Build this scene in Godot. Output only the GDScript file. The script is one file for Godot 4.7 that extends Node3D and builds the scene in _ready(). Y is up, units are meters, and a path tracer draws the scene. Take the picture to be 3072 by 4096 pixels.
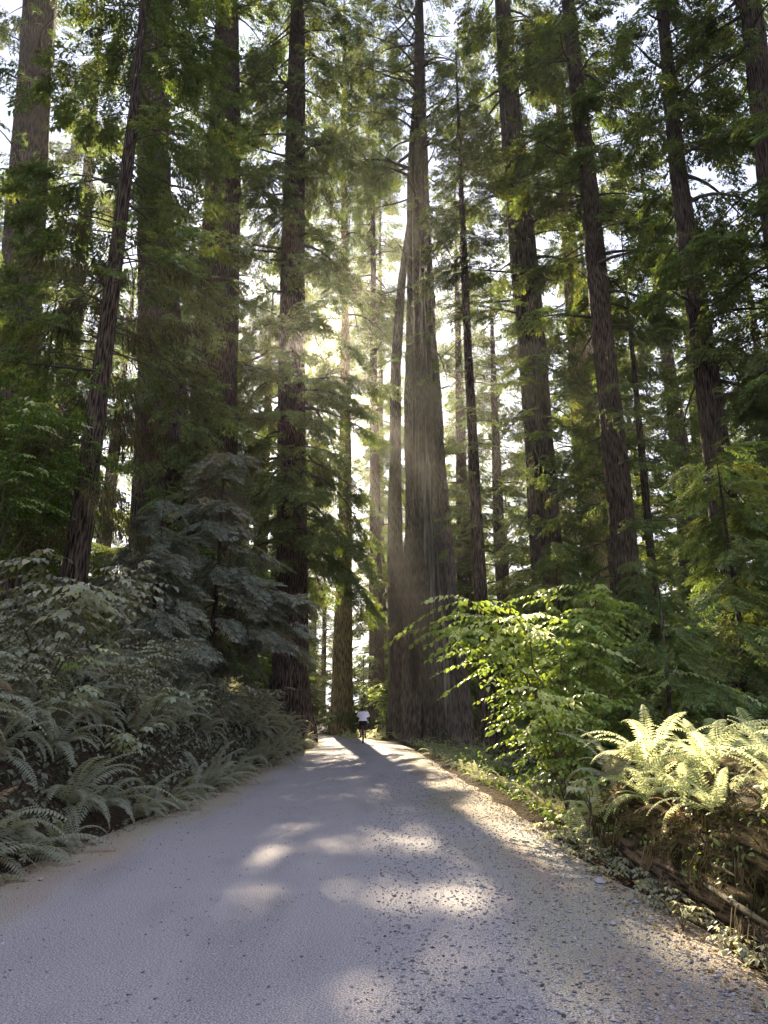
extends Node3D
# A gravel road through an old redwood grove, sun low ahead, a cyclist riding away.

var rng := RandomNumberGenerator.new()
var bark_noise := FastNoiseLite.new()
var land_noise := FastNoiseLite.new()
var mats := {}
var taken := {}
var n_copies := 0
var spray := {}
var branch_meshes := []
var thin_branches := []
var frond_meshes := []
var leaf_meshes := []
const ORD := ["first", "second", "third", "fourth", "fifth", "sixth", "seventh", "eighth", "ninth", "tenth", "eleventh", "twelfth", "thirteenth", "fourteenth", "fifteenth", "sixteenth", "seventeenth", "eighteenth", "nineteenth", "twentieth", "twenty-first", "twenty-second", "twenty-third", "twenty-fourth", "twenty-fifth", "twenty-sixth", "twenty-seventh", "twenty-eighth", "twenty-ninth", "thirtieth"]

# ------------------------------------------------------------------ mesh collector
class MB:
	var v := PackedVector3Array()
	var n := PackedVector3Array()
	var uv := PackedVector2Array()
	var col := PackedColorArray()
	var idx := PackedInt32Array()
	func tri(a: Vector3, b: Vector3, c: Vector3) -> void:
		var k := v.size()
		v.append(a); v.append(b); v.append(c)
		idx.append(k); idx.append(k + 1); idx.append(k + 2)
	func quad(a: Vector3, b: Vector3, c: Vector3, d: Vector3) -> void:
		var k := v.size()
		v.append(a); v.append(b); v.append(c); v.append(d)
		idx.append_array(PackedInt32Array([k, k + 1, k + 2, k, k + 2, k + 3]))
	# grid of rows x cols vertices already appended from index k; wrap joins last column to first
	func stitch(k: int, rows: int, cols: int, wrap: bool) -> void:
		var m := cols if wrap else cols - 1
		for r in rows - 1:
			for c in m:
				var c2 := (c + 1) % cols
				var a := k + r * cols + c
				var b := k + r * cols + c2
				var d := k + (r + 1) * cols + c
				var e := k + (r + 1) * cols + c2
				idx.append(a); idx.append(d); idx.append(b)
				idx.append(b); idx.append(d); idx.append(e)
	func smooth(outward := true) -> void:
		n.resize(v.size())
		n.fill(Vector3.ZERO)
		for i in range(0, idx.size(), 3):
			var a := idx[i]; var b := idx[i + 1]; var c := idx[i + 2]
			var x := (v[c] - v[a]).cross(v[b] - v[a])
			n[a] += x; n[b] += x; n[c] += x
		for i in n.size():
			n[i] = n[i].normalized()
	func tube(pts: Array, radii: Array, segs: int, cap := true) -> void:
		var k := v.size()
		var side := Vector3.ZERO
		for i in pts.size():
			var p: Vector3 = pts[i]
			var t: Vector3 = (pts[mini(i + 1, pts.size() - 1)] - pts[maxi(i - 1, 0)]).normalized()
			if side == Vector3.ZERO:
				side = t.cross(Vector3(0.31, 0.2, 0.93)).normalized()
			side = (side - t * side.dot(t)).normalized()
			var up := t.cross(side)
			for j in segs:
				var a := TAU * j / segs
				v.append(p + (side * cos(a) + up * sin(a)) * float(radii[i]))
		for r in pts.size() - 1:
			for c in segs:
				var c2 := (c + 1) % segs
				var a := k + r * segs + c
				var b := k + r * segs + c2
				var d := a + segs
				var e := b + segs
				idx.append(a); idx.append(d); idx.append(b)
				idx.append(b); idx.append(d); idx.append(e)
		if cap:
			for end in [0, pts.size() - 1]:
				var q := v.size()
				v.append(pts[end])
				for j in segs:
					var a := k + int(end) * segs + j
					var b := k + int(end) * segs + (j + 1) % segs
					if end == 0:
						idx.append(q); idx.append(a); idx.append(b)
					else:
						idx.append(q); idx.append(b); idx.append(a)
	func mesh(mat: Material = null) -> ArrayMesh:
		var arr := []
		arr.resize(Mesh.ARRAY_MAX)
		arr[Mesh.ARRAY_VERTEX] = v
		if n.size() == v.size():
			arr[Mesh.ARRAY_NORMAL] = n
		if uv.size() == v.size():
			arr[Mesh.ARRAY_TEX_UV] = uv
		if col.size() == v.size():
			arr[Mesh.ARRAY_COLOR] = col
		arr[Mesh.ARRAY_INDEX] = idx
		var m := ArrayMesh.new()
		m.add_surface_from_arrays(Mesh.PRIMITIVE_TRIANGLES, arr)
		if mat:
			m.surface_set_material(0, mat)
		return m

# ------------------------------------------------------------------ naming helpers
func numbered(called: String) -> String:
	if not taken.has(called):
		taken[called] = 0
		return called
	taken[called] += 1
	return "%s_%03d" % [called, taken[called]]

func tag(o: Node, label := "", category := "", group := "", kind := "") -> Node:
	if label: o.set_meta("label", label)
	if category: o.set_meta("category", category)
	if group: o.set_meta("group", group)
	if kind: o.set_meta("kind", kind)
	return o

func thing(called: String, label: String, category: String, at: Vector3, group := "") -> Node3D:
	var o := Node3D.new()
	o.name = numbered(called)
	add_child(o)
	o.position = at
	tag(o, label, category, group)
	return o

func part(called: String, mesh: Mesh, parent: Node, mat: Material = null, at := Transform3D()) -> MeshInstance3D:
	var o := MeshInstance3D.new()
	o.name = called if parent != self else numbered(called)
	o.mesh = mesh
	if mat: o.material_override = null
	if mat: o.set_surface_override_material(0, mat)
	parent.add_child(o, true)
	o.transform = at
	return o

func scatter(called: String, mesh: Mesh, where: Array, tints: Array, parent: Node, kind := "stuff") -> MultiMeshInstance3D:
	var mm := MultiMesh.new()
	mm.transform_format = MultiMesh.TRANSFORM_3D
	mm.use_colors = tints.size() > 0
	mm.mesh = mesh
	mm.instance_count = where.size()
	n_copies += where.size()
	for i in where.size():
		mm.set_instance_transform(i, where[i])
		if tints.size():
			mm.set_instance_color(i, tints[i])
	var o := MultiMeshInstance3D.new()
	o.name = called if parent != self else numbered(called)
	o.multimesh = mm
	parent.add_child(o, true)
	if kind: o.set_meta("kind", kind)
	return o

# ------------------------------------------------------------------ materials
func lin(r: float, g: float, b: float) -> Color:
	return Color(r, g, b).linear_to_srgb()

func noise_tex(freq: float, seed_: int, size: int, kind: int, stops: Array, octaves := 5, normal := false) -> NoiseTexture2D:
	var f := FastNoiseLite.new()
	f.noise_type = kind
	f.frequency = freq
	f.seed = seed_
	f.fractal_type = FastNoiseLite.FRACTAL_FBM
	f.fractal_octaves = octaves
	var t := NoiseTexture2D.new()
	t.width = size
	t.height = size
	t.seamless = true
	t.noise = f
	if normal:
		t.as_normal_map = true
	if stops.size():
		var g := Gradient.new()
		var off := PackedFloat32Array()
		var cc := PackedColorArray()
		for s in stops:
			off.append(s[0]); cc.append(s[1])
		g.offsets = off
		g.colors = cc
		t.color_ramp = g
	return t

func plain(id: String, c: Color, rough := 0.9, spec := 0.3) -> StandardMaterial3D:
	var m := StandardMaterial3D.new()
	m.resource_name = id
	m.albedo_color = c.linear_to_srgb()
	m.roughness = rough
	m.metallic_specular = spec
	mats[id] = m
	return m

func leafy(id: String, c: Color, through := 0.8, rough := 0.6, spec := 0.35, warm := Color(1.0, 0.95, 0.45)) -> StandardMaterial3D:
	var m := plain(id, c, rough, spec)
	m.vertex_color_use_as_albedo = true
	m.backlight_enabled = true
	m.backlight = (warm * through).linear_to_srgb()
	m.cull_mode = BaseMaterial3D.CULL_DISABLED
	return m

func make_materials() -> void:
	var grey := [[0.0, Color(0.2, 0.2, 0.2)], [0.36, Color(0.42, 0.42, 0.42)], [0.5, Color(0.74, 0.74, 0.74)], [0.75, Color(0.95, 0.95, 0.95)], [1.0, Color(1, 1, 1)]]
	var bark_tex := noise_tex(0.012, 5, 1024, FastNoiseLite.TYPE_SIMPLEX_SMOOTH, grey, 6)
	var bark_h := noise_tex(0.012, 5, 1024, FastNoiseLite.TYPE_SIMPLEX_SMOOTH, [], 6)
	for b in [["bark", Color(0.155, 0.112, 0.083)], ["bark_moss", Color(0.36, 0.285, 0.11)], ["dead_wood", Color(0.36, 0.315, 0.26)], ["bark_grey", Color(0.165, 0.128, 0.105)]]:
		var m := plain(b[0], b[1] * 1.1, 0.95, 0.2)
		m.albedo_texture = bark_tex
		m.uv1_scale = Vector3(1, 1, 1)
		m.heightmap_enabled = true
		m.heightmap_texture = bark_h
		m.heightmap_scale = 9.0
		m.vertex_color_use_as_albedo = true
	# conifer foliage
	leafy("needle", Color(0.135, 0.20, 0.062), 1.0, 0.6, 0.35, Color(1, 1, 0.55))
	leafy("hemlock_needle", Color(0.16, 0.23, 0.085), 1.0, 0.6, 0.35, Color(1, 1, 0.55))
	leafy("needle_grey", Color(0.21, 0.245, 0.19), 0.5, 0.5, 0.5)
	leafy("moss_hang", Color(0.10, 0.095, 0.05), 0.5, 0.95, 0.1, Color(1, 0.9, 0.5))
	leafy("fern_dusty", Color(0.18, 0.188, 0.14), 0.4, 0.7, 0.3)
	leafy("fern_green", Color(0.14, 0.205, 0.07), 0.9, 0.6, 0.35, Color(1, 1, 0.5))
	leafy("fern_rust", Color(0.10, 0.075, 0.048), 0.6, 0.9, 0.2, Color(1, 0.7, 0.4))
	leafy("leaf_dusty", Color(0.19, 0.205, 0.145), 0.5, 0.6, 0.35)
	leafy("leaf_green", Color(0.21, 0.30, 0.075), 1.0, 0.45, 0.5, Color(1, 1, 0.5))
	leafy("leaf_lush", Color(0.10, 0.17, 0.035), 0.8)
	leafy("leaf_pale", Color(0.27, 0.31, 0.21), 0.6, 0.5, 0.4)
	leafy("litter", Color(0.145, 0.115, 0.07), 0.2, 0.95, 0.2)
	var tw := plain("twig", Color(0.075, 0.058, 0.045), 0.95, 0.2)
	tw.vertex_color_use_as_albedo = true
	plain("stem", Color(0.10, 0.085, 0.05), 0.9)
	var stone := plain("stone", Color(0.30, 0.29, 0.30), 0.95, 0.3)
	stone.vertex_color_use_as_albedo = true
	# road: pale grey compacted gravel
	var road := plain("road", Color(0.98, 0.93, 0.89), 0.95, 0.3)
	road.albedo_texture = noise_tex(0.16, 11, 1024, FastNoiseLite.TYPE_SIMPLEX, [[0.0, Color(0.40, 0.40, 0.41)], [0.38, Color(0.53, 0.52, 0.53)], [0.6, Color(0.63, 0.62, 0.62)], [1.0, Color(0.82, 0.81, 0.80)]], 3)
	road.uv1_triplanar = true
	road.uv1_world_triplanar = true
	road.uv1_scale = Vector3(0.34, 0.34, 0.34)
	road.heightmap_enabled = true
	road.heightmap_texture = noise_tex(0.13, 12, 1024, FastNoiseLite.TYPE_SIMPLEX, [], 4)
	road.heightmap_scale = 1.6
	road.vertex_color_use_as_albedo = true
	var soil := plain("soil", Color(0.09, 0.073, 0.055), 1.0, 0.1)
	soil.albedo_texture = noise_tex(0.06, 21, 1024, FastNoiseLite.TYPE_SIMPLEX, [[0.0, Color(0.35, 0.33, 0.3)], [0.5, Color(0.75, 0.72, 0.68)], [1.0, Color(1, 0.98, 0.92)]], 6)
	soil.uv1_triplanar = true
	soil.uv1_world_triplanar = true
	soil.uv1_scale = Vector3(0.3, 0.3, 0.3)
	soil.heightmap_enabled = true
	soil.heightmap_texture = noise_tex(0.06, 21, 512, FastNoiseLite.TYPE_SIMPLEX, [], 6)
	soil.heightmap_scale = 6.0
	soil.vertex_color_use_as_albedo = true
	var wood := plain("log_wood", Color(0.19, 0.13, 0.085), 0.95, 0.2)
	wood.albedo_texture = bark_tex
	wood.heightmap_enabled = true
	wood.heightmap_texture = bark_h
	wood.heightmap_scale = 4.0
	wood.vertex_color_use_as_albedo = true
	# cyclist and bicycle
	plain("skin", Color(0.42, 0.27, 0.19), 0.6)
	plain("shirt", Color(0.74, 0.68, 0.78), 0.9, 0.2)
	plain("shorts", Color(0.045, 0.042, 0.032), 0.9, 0.2)
	plain("black_cloth", Color(0.012, 0.012, 0.014), 0.85, 0.3)
	plain("helmet", Color(0.012, 0.012, 0.013), 0.35, 0.5)
	plain("pale_trim", Color(0.6, 0.6, 0.6), 0.5)
	plain("rubber", Color(0.035, 0.033, 0.032), 0.9)
	plain("frame_paint", Color(0.03, 0.03, 0.035), 0.35, 0.5)
	var al := plain("alloy", Color(0.55, 0.55, 0.56), 0.35, 0.5)
	al.metallic = 0.9
	plain("red_lens", Color(0.4, 0.02, 0.02), 0.3, 0.5)

# ------------------------------------------------------------------ the lie of the land
const ROAD := [[30.0, -0.3, 3.0], [8.0, -0.6, 3.0], [0.0, -0.7, 3.0], [-8.0, -0.8, 3.05], [-15.0, -0.75, 2.75], [-25.0, -0.95, 2.55], [-36.0, -1.2, 2.2], [-40.0, -1.7, 2.1], [-44.0, -2.8, 2.1], [-50.0, -5.1, 2.1], [-56.0, -7.0, 2.1], [-62.0, -7.4, 2.1], [-70.0, -6.2, 2.1], [-80.0, -3.9, 2.1], [-95.0, -2.6, 2.1], [-130.0, -6.0, 2.1], [-200.0, -20.0, 2.1]]

func road_at(z: float) -> Vector2:
	for i in ROAD.size() - 1:
		if z <= ROAD[i][0] and z >= ROAD[i + 1][0]:
			var f: float = (ROAD[i][0] - z) / (ROAD[i][0] - ROAD[i + 1][0])
			f = f * f * (3 - 2 * f) * 0.5 + f * 0.5
			return Vector2(lerpf(ROAD[i][1], ROAD[i + 1][1], f), lerpf(ROAD[i][2], ROAD[i + 1][2], f))
	return Vector2(ROAD[0][1], 3.0) if z > 0 else Vector2(-20, 2.1)

func ground_y(x: float, z: float) -> float:
	var r := road_at(z)
	var dl := (r.x - r.y) - x
	var dr := x - (r.x + r.y)
	var h := 0.0
	if dl > 0.0:
		var tall := 2.3 * smoothstep(-46.0, -30.0, z) + 0.5
		h = tall * (1.0 - exp(-maxf(dl - 0.3, 0.0) / 1.5)) + 0.05 * maxf(dl - 3.0, 0.0)
		h += land_noise.get_noise_2d(x, z) * 0.5 * smoothstep(0.4, 3.0, dl)
	elif dr > 0.0:
		var near := smoothstep(-13.0, -9.5, z)
		var ditch := -0.85 * smoothstep(0.35, 1.0, dr) * (1.0 - smoothstep(2.2, 3.6, dr)) * near
		var slope := -0.7 * smoothstep(0.5, 5.0, dr) * (1.0 - near) + 0.35 * smoothstep(2.6, 5.0, dr) * near
		h = ditch + slope + land_noise.get_noise_2d(x, z) * 0.4 * smoothstep(0.6, 4.0, dr)
	else:
		var k := (x - r.x) / r.y
		h = 0.05 * (1.0 - k * k) + land_noise.get_noise_2d(x * 2.0, z * 0.7) * 0.02 - 0.05 * exp(-pow((absf(k) - 0.42) / 0.12, 2.0)) * 0.5
	h += 0.25 * smoothstep(41.0, 46.0, -z) * (1.0 - smoothstep(60.0, 75.0, -z)) * smoothstep(0.3, 1.5, maxf(dl, dr))
	h += 0.5 * smoothstep(60.0, 90.0, -z)
	return h

func make_ground() -> void:
	var xs := []
	var zs := []
	var x := -14.0
	while x <= 14.0:
		xs.append(x); x += 0.4
	var e := 1.0
	while xs[-1] < 320.0:
		xs.append(xs[-1] + e); xs.push_front(xs[0] - e); e *= 1.22
	var z := 14.0
	while z >= -50.0:
		zs.append(z); z -= 0.5
	e = 1.2
	while zs[-1] > -420.0:
		zs.append(zs[-1] - e); e *= 1.09
	e = 1.0
	while zs[0] < 200.0:
		zs.push_front(zs[0] + e); e *= 1.4
	var b := MB.new()
	for zz in zs:
		for xx in xs:
			var y := ground_y(xx, zz)
			var r := road_at(zz)
			if absf(xx - r.x) < r.y + 0.15:
				y -= 0.06
			b.v.append(Vector3(xx, y, zz))
			var k := 0.8 + 0.4 * land_noise.get_noise_2d(xx * 3.0, zz * 3.0)
			var dusty := clampf(1.0 - (absf(xx - r.x) - r.y) / 1.25 + land_noise.get_noise_2d(xx * 6.0 + 40.0, zz * 6.0), 0.0, 1.0)
			b.col.append(Color(k, k, k).lerp(Color(3.0, 2.9, 2.75), dusty))
	b.stitch(0, zs.size(), xs.size(), false)
	b.smooth()
	var g := part("forest_floor", b.mesh(mats.soil), self)
	tag(g, "brown forest floor of needle duff on both sides of the road", "ground", "", "structure")

func make_road() -> void:
	var b := MB.new()
	var cols := 34
	var rows := 0
	var z := 16.0
	while z > -200.0:
		var r := road_at(z)
		for c in cols:
			var k := -1.0 + 2.0 * c / (cols - 1)
			var wob := 0.0
			if c == 0 or c == cols - 1:
				wob = land_noise.get_noise_2d(z * 4.0, 77.0 * k) * 0.22
			var x := r.x + k * (r.y + 0.12) + wob
			var y := ground_y(clampf(x, r.x - r.y, r.x + r.y), z) + 0.004
			if c == 0 or c == cols - 1: y -= 0.05
			b.v.append(Vector3(x, y, z))
			# tan dust gathered along both edges, cleaner grey gravel in the wheel tracks
			var n1 := land_noise.get_noise_2d(x * 5.0, z * 1.6)
			var n2 := land_noise.get_noise_2d(x * 14.0 + 9.0, z * 5.0)
			var left := smoothstep(-0.60, -0.78, k + 0.12 * n1 + 0.06 * n2)
			var right := smoothstep(0.42, 0.72, k + 0.2 * n1 + 0.08 * n2)
			var tan_ := maxf(left, right * 0.9)
			var n3 := land_noise.get_noise_2d(x * 16.0, z * 0.7 + 60.0)
			var n4 := land_noise.get_noise_2d(x * 2.0 + 30.0, z * 2.0)
			var track := exp(-pow((absf(k) - 0.42) / 0.13, 2.0))
			var g := 1.0 + 0.10 * n1 + 0.12 * n2 + 0.16 * n3 + 0.18 * n4 + 0.10 * track
			b.col.append(Color(g, g, g * 1.02).lerp(Color(1.08 * g, 0.93 * g, 0.70 * g), tan_))
		rows += 1
		z -= 0.25 if z > -30.0 else (0.5 if z > -60.0 else 1.5)
	b.stitch(0, rows, cols, false)
	b.smooth()
	var o := part("road", b.mesh(mats.road), self)
	tag(o, "pale grey gravel road curving out of sight between the redwoods", "road", "", "structure")

func pebble_mesh(seed_: int) -> ArrayMesh:
	var r := RandomNumberGenerator.new()
	r.seed = seed_
	var b := MB.new()
	var top := Vector3(r.randf_range(-0.2, 0.2), 0.34, r.randf_range(-0.2, 0.2))
	var ring := []
	for i in 6:
		var a := TAU * i / 6.0 + r.randf_range(-0.3, 0.3)
		ring.append(Vector3(cos(a) * r.randf_range(0.4, 0.6), r.randf_range(-0.05, 0.16), sin(a) * r.randf_range(0.35, 0.5)))
	for i in 6:
		b.tri(top, ring[i], ring[(i + 1) % 6])
		b.tri(Vector3(0, -0.3, 0), ring[(i + 1) % 6], ring[i])
	return b.mesh(mats.stone)

func make_gravel() -> void:
	rng.seed = 41
	var meshes := [pebble_mesh(1), pebble_mesh(2), pebble_mesh(3)]
	for k in 3:
		var where := []
		var tints := []
		for i in 15000:
			var z := -3.4 - 17.0 * pow(rng.randf(), 1.7)
			var r := road_at(z)
			var u := rng.randf()
			var x: float
			if u < 0.55:
				x = r.x + r.y * (0.95 - 0.75 * pow(rng.randf(), 1.3)) + rng.randf_range(-0.1, 0.25)
			elif u < 0.68:
				x = r.x - r.y + absf(rng.randfn(0.0, 0.35)) - 0.35
			else:
				x = r.x + r.y * rng.randf_range(-0.95, 0.95)
			var s := 0.007 + 0.02 * pow(rng.randf(), 4.0)
			if u < 0.55: s *= 1.35
			if u > 0.55 and land_noise.get_noise_2d(x * 9.0, z * 4.0) < 0.02 and rng.randf() < 0.8: continue
			var y := ground_y(x, z) + 0.004 + s * 0.12
			var bs := Basis(Vector3.UP, rng.randf() * TAU).rotated(Vector3(1, 0, 0), rng.randf_range(-0.4, 0.4)).scaled(Vector3(s, s * rng.randf_range(0.6, 1.0), s))
			where.append(Transform3D(bs, Vector3(x, y, z)))
			var g := rng.randf_range(0.45, 1.25)
			if rng.randf() < 0.12: g *= 0.4
			tints.append(Color(g, g * 0.98, g * rng.randf_range(0.88, 1.02)))
		var o := scatter("gravel", meshes[k], where, tints, self)
		tag(o, ["loose pale gravel lying over the near stretch of road", "loose grey gravel gathered toward the right shoulder", "fine broken gravel strewn over the near road"][k], "gravel", "loose gravel on the road")
	# leaf litter along both verges
	var lw := []
	var lt := []
	for i in 5200:
		var z := -4.0 - 30.0 * pow(rng.randf(), 1.5)
		var r := road_at(z)
		var x := r.x + r.y + absf(rng.randfn(0.0, 0.45)) - 0.25 if rng.randf() < 0.6 else r.x - r.y - absf(rng.randfn(0.0, 0.25)) + 0.3
		var s := rng.randf_range(0.02, 0.06)
		lw.append(Transform3D(Basis(Vector3.UP, rng.randf() * TAU).rotated(Vector3(1, 0, 0).rotated(Vector3.UP, rng.randf() * TAU), rng.randf_range(-0.5, 0.5)).scaled(Vector3(s, s, s * rng.randf_range(0.3, 1.0))), Vector3(x, ground_y(x, z) + 0.012, z)))
		var g := rng.randf_range(0.7, 2.2)
		lt.append(Color(g, g * rng.randf_range(0.85, 1.0), g * rng.randf_range(0.6, 0.9)))
	tag(scatter("leaf_litter", leaf_mesh("litter", 0.3), lw, lt, self), "dry brown leaf and twig litter along both road verges", "leaf litter")
	# a few larger stones
	var spots := [[2.05, -7.6, 0.11], [1.75, -6.2, 0.07], [2.2, -9.8, 0.09], [1.25, -5.1, 0.05], [2.15, -6.9, 0.06], [-3.3, -7.7, 0.06], [1.6, -7.4, 0.05]]
	for i in spots.size():
		var q: Array = spots[i]
		var st := part("stone", meshes[i % 3], self, null, Transform3D(Basis(Vector3.UP, i * 1.3).scaled(Vector3.ONE * q[2]), Vector3(q[0], ground_y(q[0], q[1]) + q[2] * 0.2, q[1])))
		tag(st, ["largest loose grey stone on the verge beside the fallen log", "small grey stone on the gravel near the log", "grey stone at the verge by the log's broken end", "small stone nearest the camera at the road's gravelly side", "grey stone between the two others before the log", "lone dark stone at the road's left edge", "small stone on the gravel left of the log"][i], "stone", "stones on the verge")

# ------------------------------------------------------------------ foliage meshes
func leaf_mesh(mat: String, fold := 0.25) -> ArrayMesh:   # ovate leaf, 1 long, from the stalk along +x
	var b := MB.new()
	var prof := [[0.0, 0.0], [0.18, 0.24], [0.42, 0.33], [0.7, 0.22], [1.0, 0.0]]
	for i in prof.size() - 1:
		var p: Array = prof[i]
		var q: Array = prof[i + 1]
		var yp: float = -0.28 * p[0] * p[0]
		var yq: float = -0.28 * q[0] * q[0]
		for s in [-1.0, 1.0]:
			b.quad(Vector3(p[0], yp, 0), Vector3(q[0], yq, 0), Vector3(q[0], yq + q[1] * fold, s * q[1]), Vector3(p[0], yp + p[1] * fold, s * p[1]))
	return b.mesh(mats[mat])

func spray_mesh(mat: String, seed_: int, twigs: int, spread: float, half: float, tilt_most: float, droop: float, forks := 3) -> ArrayMesh:
	# flat feathery spray, 1 long, along +x in the xz plane; each twig is a tapering blade of needles with shorter forks
	var r := RandomNumberGenerator.new()
	r.seed = seed_
	var b := MB.new()
	var axis := func(s: float) -> Vector3: return Vector3(s, -droop * s * s, 0.05 * sin(s * 4.0 + seed_))
	for i in 6:
		var p: Vector3 = axis.call(i / 6.0)
		var q: Vector3 = axis.call((i + 1) / 6.0)
		var w := 0.008 * (1.0 - i / 6.5)
		b.quad(p + Vector3(0, 0, w), p - Vector3(0, 0, w), q - Vector3(0, 0, w * 0.8), q + Vector3(0, 0, w * 0.8))
		for k in 4: b.col.append(Color(0.6, 0.45, 0.5))
	for i in twigs:
		var s := 0.06 + 0.94 * (i + r.randf_range(-0.3, 0.3)) / twigs
		var sgn := 1.0 if i % 2 == 0 else -1.0
		var p: Vector3 = axis.call(s)
		var ang := deg_to_rad(r.randf_range(40, 68)) * sgn
		var L := spread * (0.25 + 0.75 * sin(PI * clampf(s * 0.85 + 0.12, 0.0, 1.0))) * r.randf_range(0.6, 1.15)
		if i >= twigs - 2:
			ang *= 0.25
		var d := Vector3(cos(ang), r.randf_range(-0.35, 0.12) * (0.4 + tilt_most) - droop * 0.5, sin(ang)).normalized()
		var side := d.cross(Vector3.UP).normalized()
		var tone := r.randf_range(0.6, 1.4)
		var c := Color(tone * r.randf_range(0.9, 1.15), tone, tone * r.randf_range(0.8, 1.1))
		var w2 := half * r.randf_range(0.75, 1.15)
		var sd := (side + Vector3(0, r.randf_range(-tilt_most, tilt_most), 0)).normalized()
		var mid := p + d * L * 0.5 + Vector3(0, -0.03 * L, 0)
		b.quad(p, mid + sd * w2, p + d * L + Vector3(0, -0.2 * L, 0), mid - sd * w2)
		for k in 4: b.col.append(c)
		for j in forks:
			var q2 := p + d * L * (0.25 + 0.6 * j / forks)
			var d2 := d.rotated(Vector3.UP, (0.85 if j % 2 == 0 else -0.85) + r.randf_range(-0.25, 0.25))
			var t2 := q2 + d2 * L * r.randf_range(0.32, 0.55) * (1.1 - 0.5 * j / forks) + Vector3(0, r.randf_range(-0.14, 0.02) * L, 0)
			var s2 := (d2.cross(Vector3.UP) + Vector3(0, r.randf_range(-tilt_most, tilt_most), 0)).normalized() * w2 * 0.8
			b.quad(q2, (q2 + t2) * 0.5 + s2, t2, (q2 + t2) * 0.5 - s2)
			for k in 4: b.col.append(c * (0.85 + 0.1 * j))
	return b.mesh(mats[mat])

func tuft_mesh(mat: String) -> ArrayMesh:
	# hanging root strands, 1 long, along +x
	var r := RandomNumberGenerator.new()
	r.seed = 4
	var b := MB.new()
	for i in 12:
		var p := Vector3(r.randf_range(0, 0.25), r.randf_range(-0.05, 0.05), r.randf_range(-0.3, 0.3))
		var L := r.randf_range(0.4, 1.0)
		var w := r.randf_range(0.006, 0.02)
		var bend := Vector3(0, r.randf_range(-0.1, 0.1), r.randf_range(-0.25, 0.25))
		var tone := r.randf_range(0.5, 1.4)
		var prev := p
		for k in 4:
			var f := (k + 1) / 4.0
			var q := p + Vector3(L * f, 0, 0) + bend * f * f + Vector3(0, r.randf_range(-0.02, 0.02), r.randf_range(-0.03, 0.03))
			var wk := w * (1.0 - 0.7 * f)
			b.quad(prev + Vector3(0, 0, w), prev - Vector3(0, 0, w), q - Vector3(0, 0, wk), q + Vector3(0, 0, wk))
			for m in 4: b.col.append(Color(tone, tone * 0.95, tone * 0.85))
			prev = q
			w = wk
	return b.mesh(mats[mat])

func frond_mesh(mat: String, e0: float, e1: float, pairs: int, wide: float, seed_: int) -> ArrayMesh:
	# arching fern frond, arc length 1, leaving the crown along +x
	var r := RandomNumberGenerator.new()
	r.seed = seed_
	var b := MB.new()
	var n := 14
	var pts := [Vector3.ZERO]
	var tan_ := []
	for i in n:
		var a := deg_to_rad(lerpf(e0, e1, pow((i + 0.5) / n, 1.2)))
		var t := Vector3(cos(a), sin(a), 0.0)
		tan_.append(t)
		pts.append(pts[-1] + t / n)
	tan_.append(tan_[-1])
	var twist := r.randf_range(-0.35, 0.35)
	for i in n:
		var w := 0.007 * (1.0 - 0.7 * i / n)
		b.quad(pts[i] + Vector3(0, 0, w), pts[i] - Vector3(0, 0, w), pts[i + 1] - Vector3(0, 0, w), pts[i + 1] + Vector3(0, 0, w))
	for i in pairs:
		var s := 0.12 + 0.87 * i / (pairs - 1.0)
		var f := s * n
		var k := mini(int(f), n - 1)
		var p: Vector3 = pts[k].lerp(pts[k + 1], f - k)
		var t: Vector3 = tan_[k]
		var up := Vector3(0, 0, 1).cross(t).normalized()
		var L := wide * pow(sin(PI * pow(clampf(s * 0.93, 0, 1), 0.62)), 0.75) * r.randf_range(0.88, 1.1)
		var w := 0.87 / pairs * 0.46
		for sg in [-1.0, 1.0]:
			var d: Vector3 = (Vector3(0, 0, sg) + t * 0.28 + up * (-0.22 + twist * sg + r.randf_range(-0.1, 0.1))).normalized()
			var mid := p + d * L * 0.35
			b.quad(p - t * w * 0.6, mid + t * w, p + d * L - up * 0.012, mid - t * w)
	return b.mesh(mats[mat])

func branch_curve(kind: int, s: float) -> Vector3:   # unit branch along +x
	match kind:
		0: return Vector3(s, 0.10 * s - 0.22 * s * s, 0.05 * sin(s * 5.0))
		1: return Vector3(s, -0.05 * s - 0.32 * s * s, 0.06 * sin(s * 4.0 + 1.0))
		2: return Vector3(s * (1.0 - 0.18 * s), -0.12 * s - 0.62 * s * s, 0.04 * sin(s * 6.0))
	return Vector3(s, 0.32 * s - 0.18 * s * s, -0.07 * sin(s * 4.5))

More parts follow.
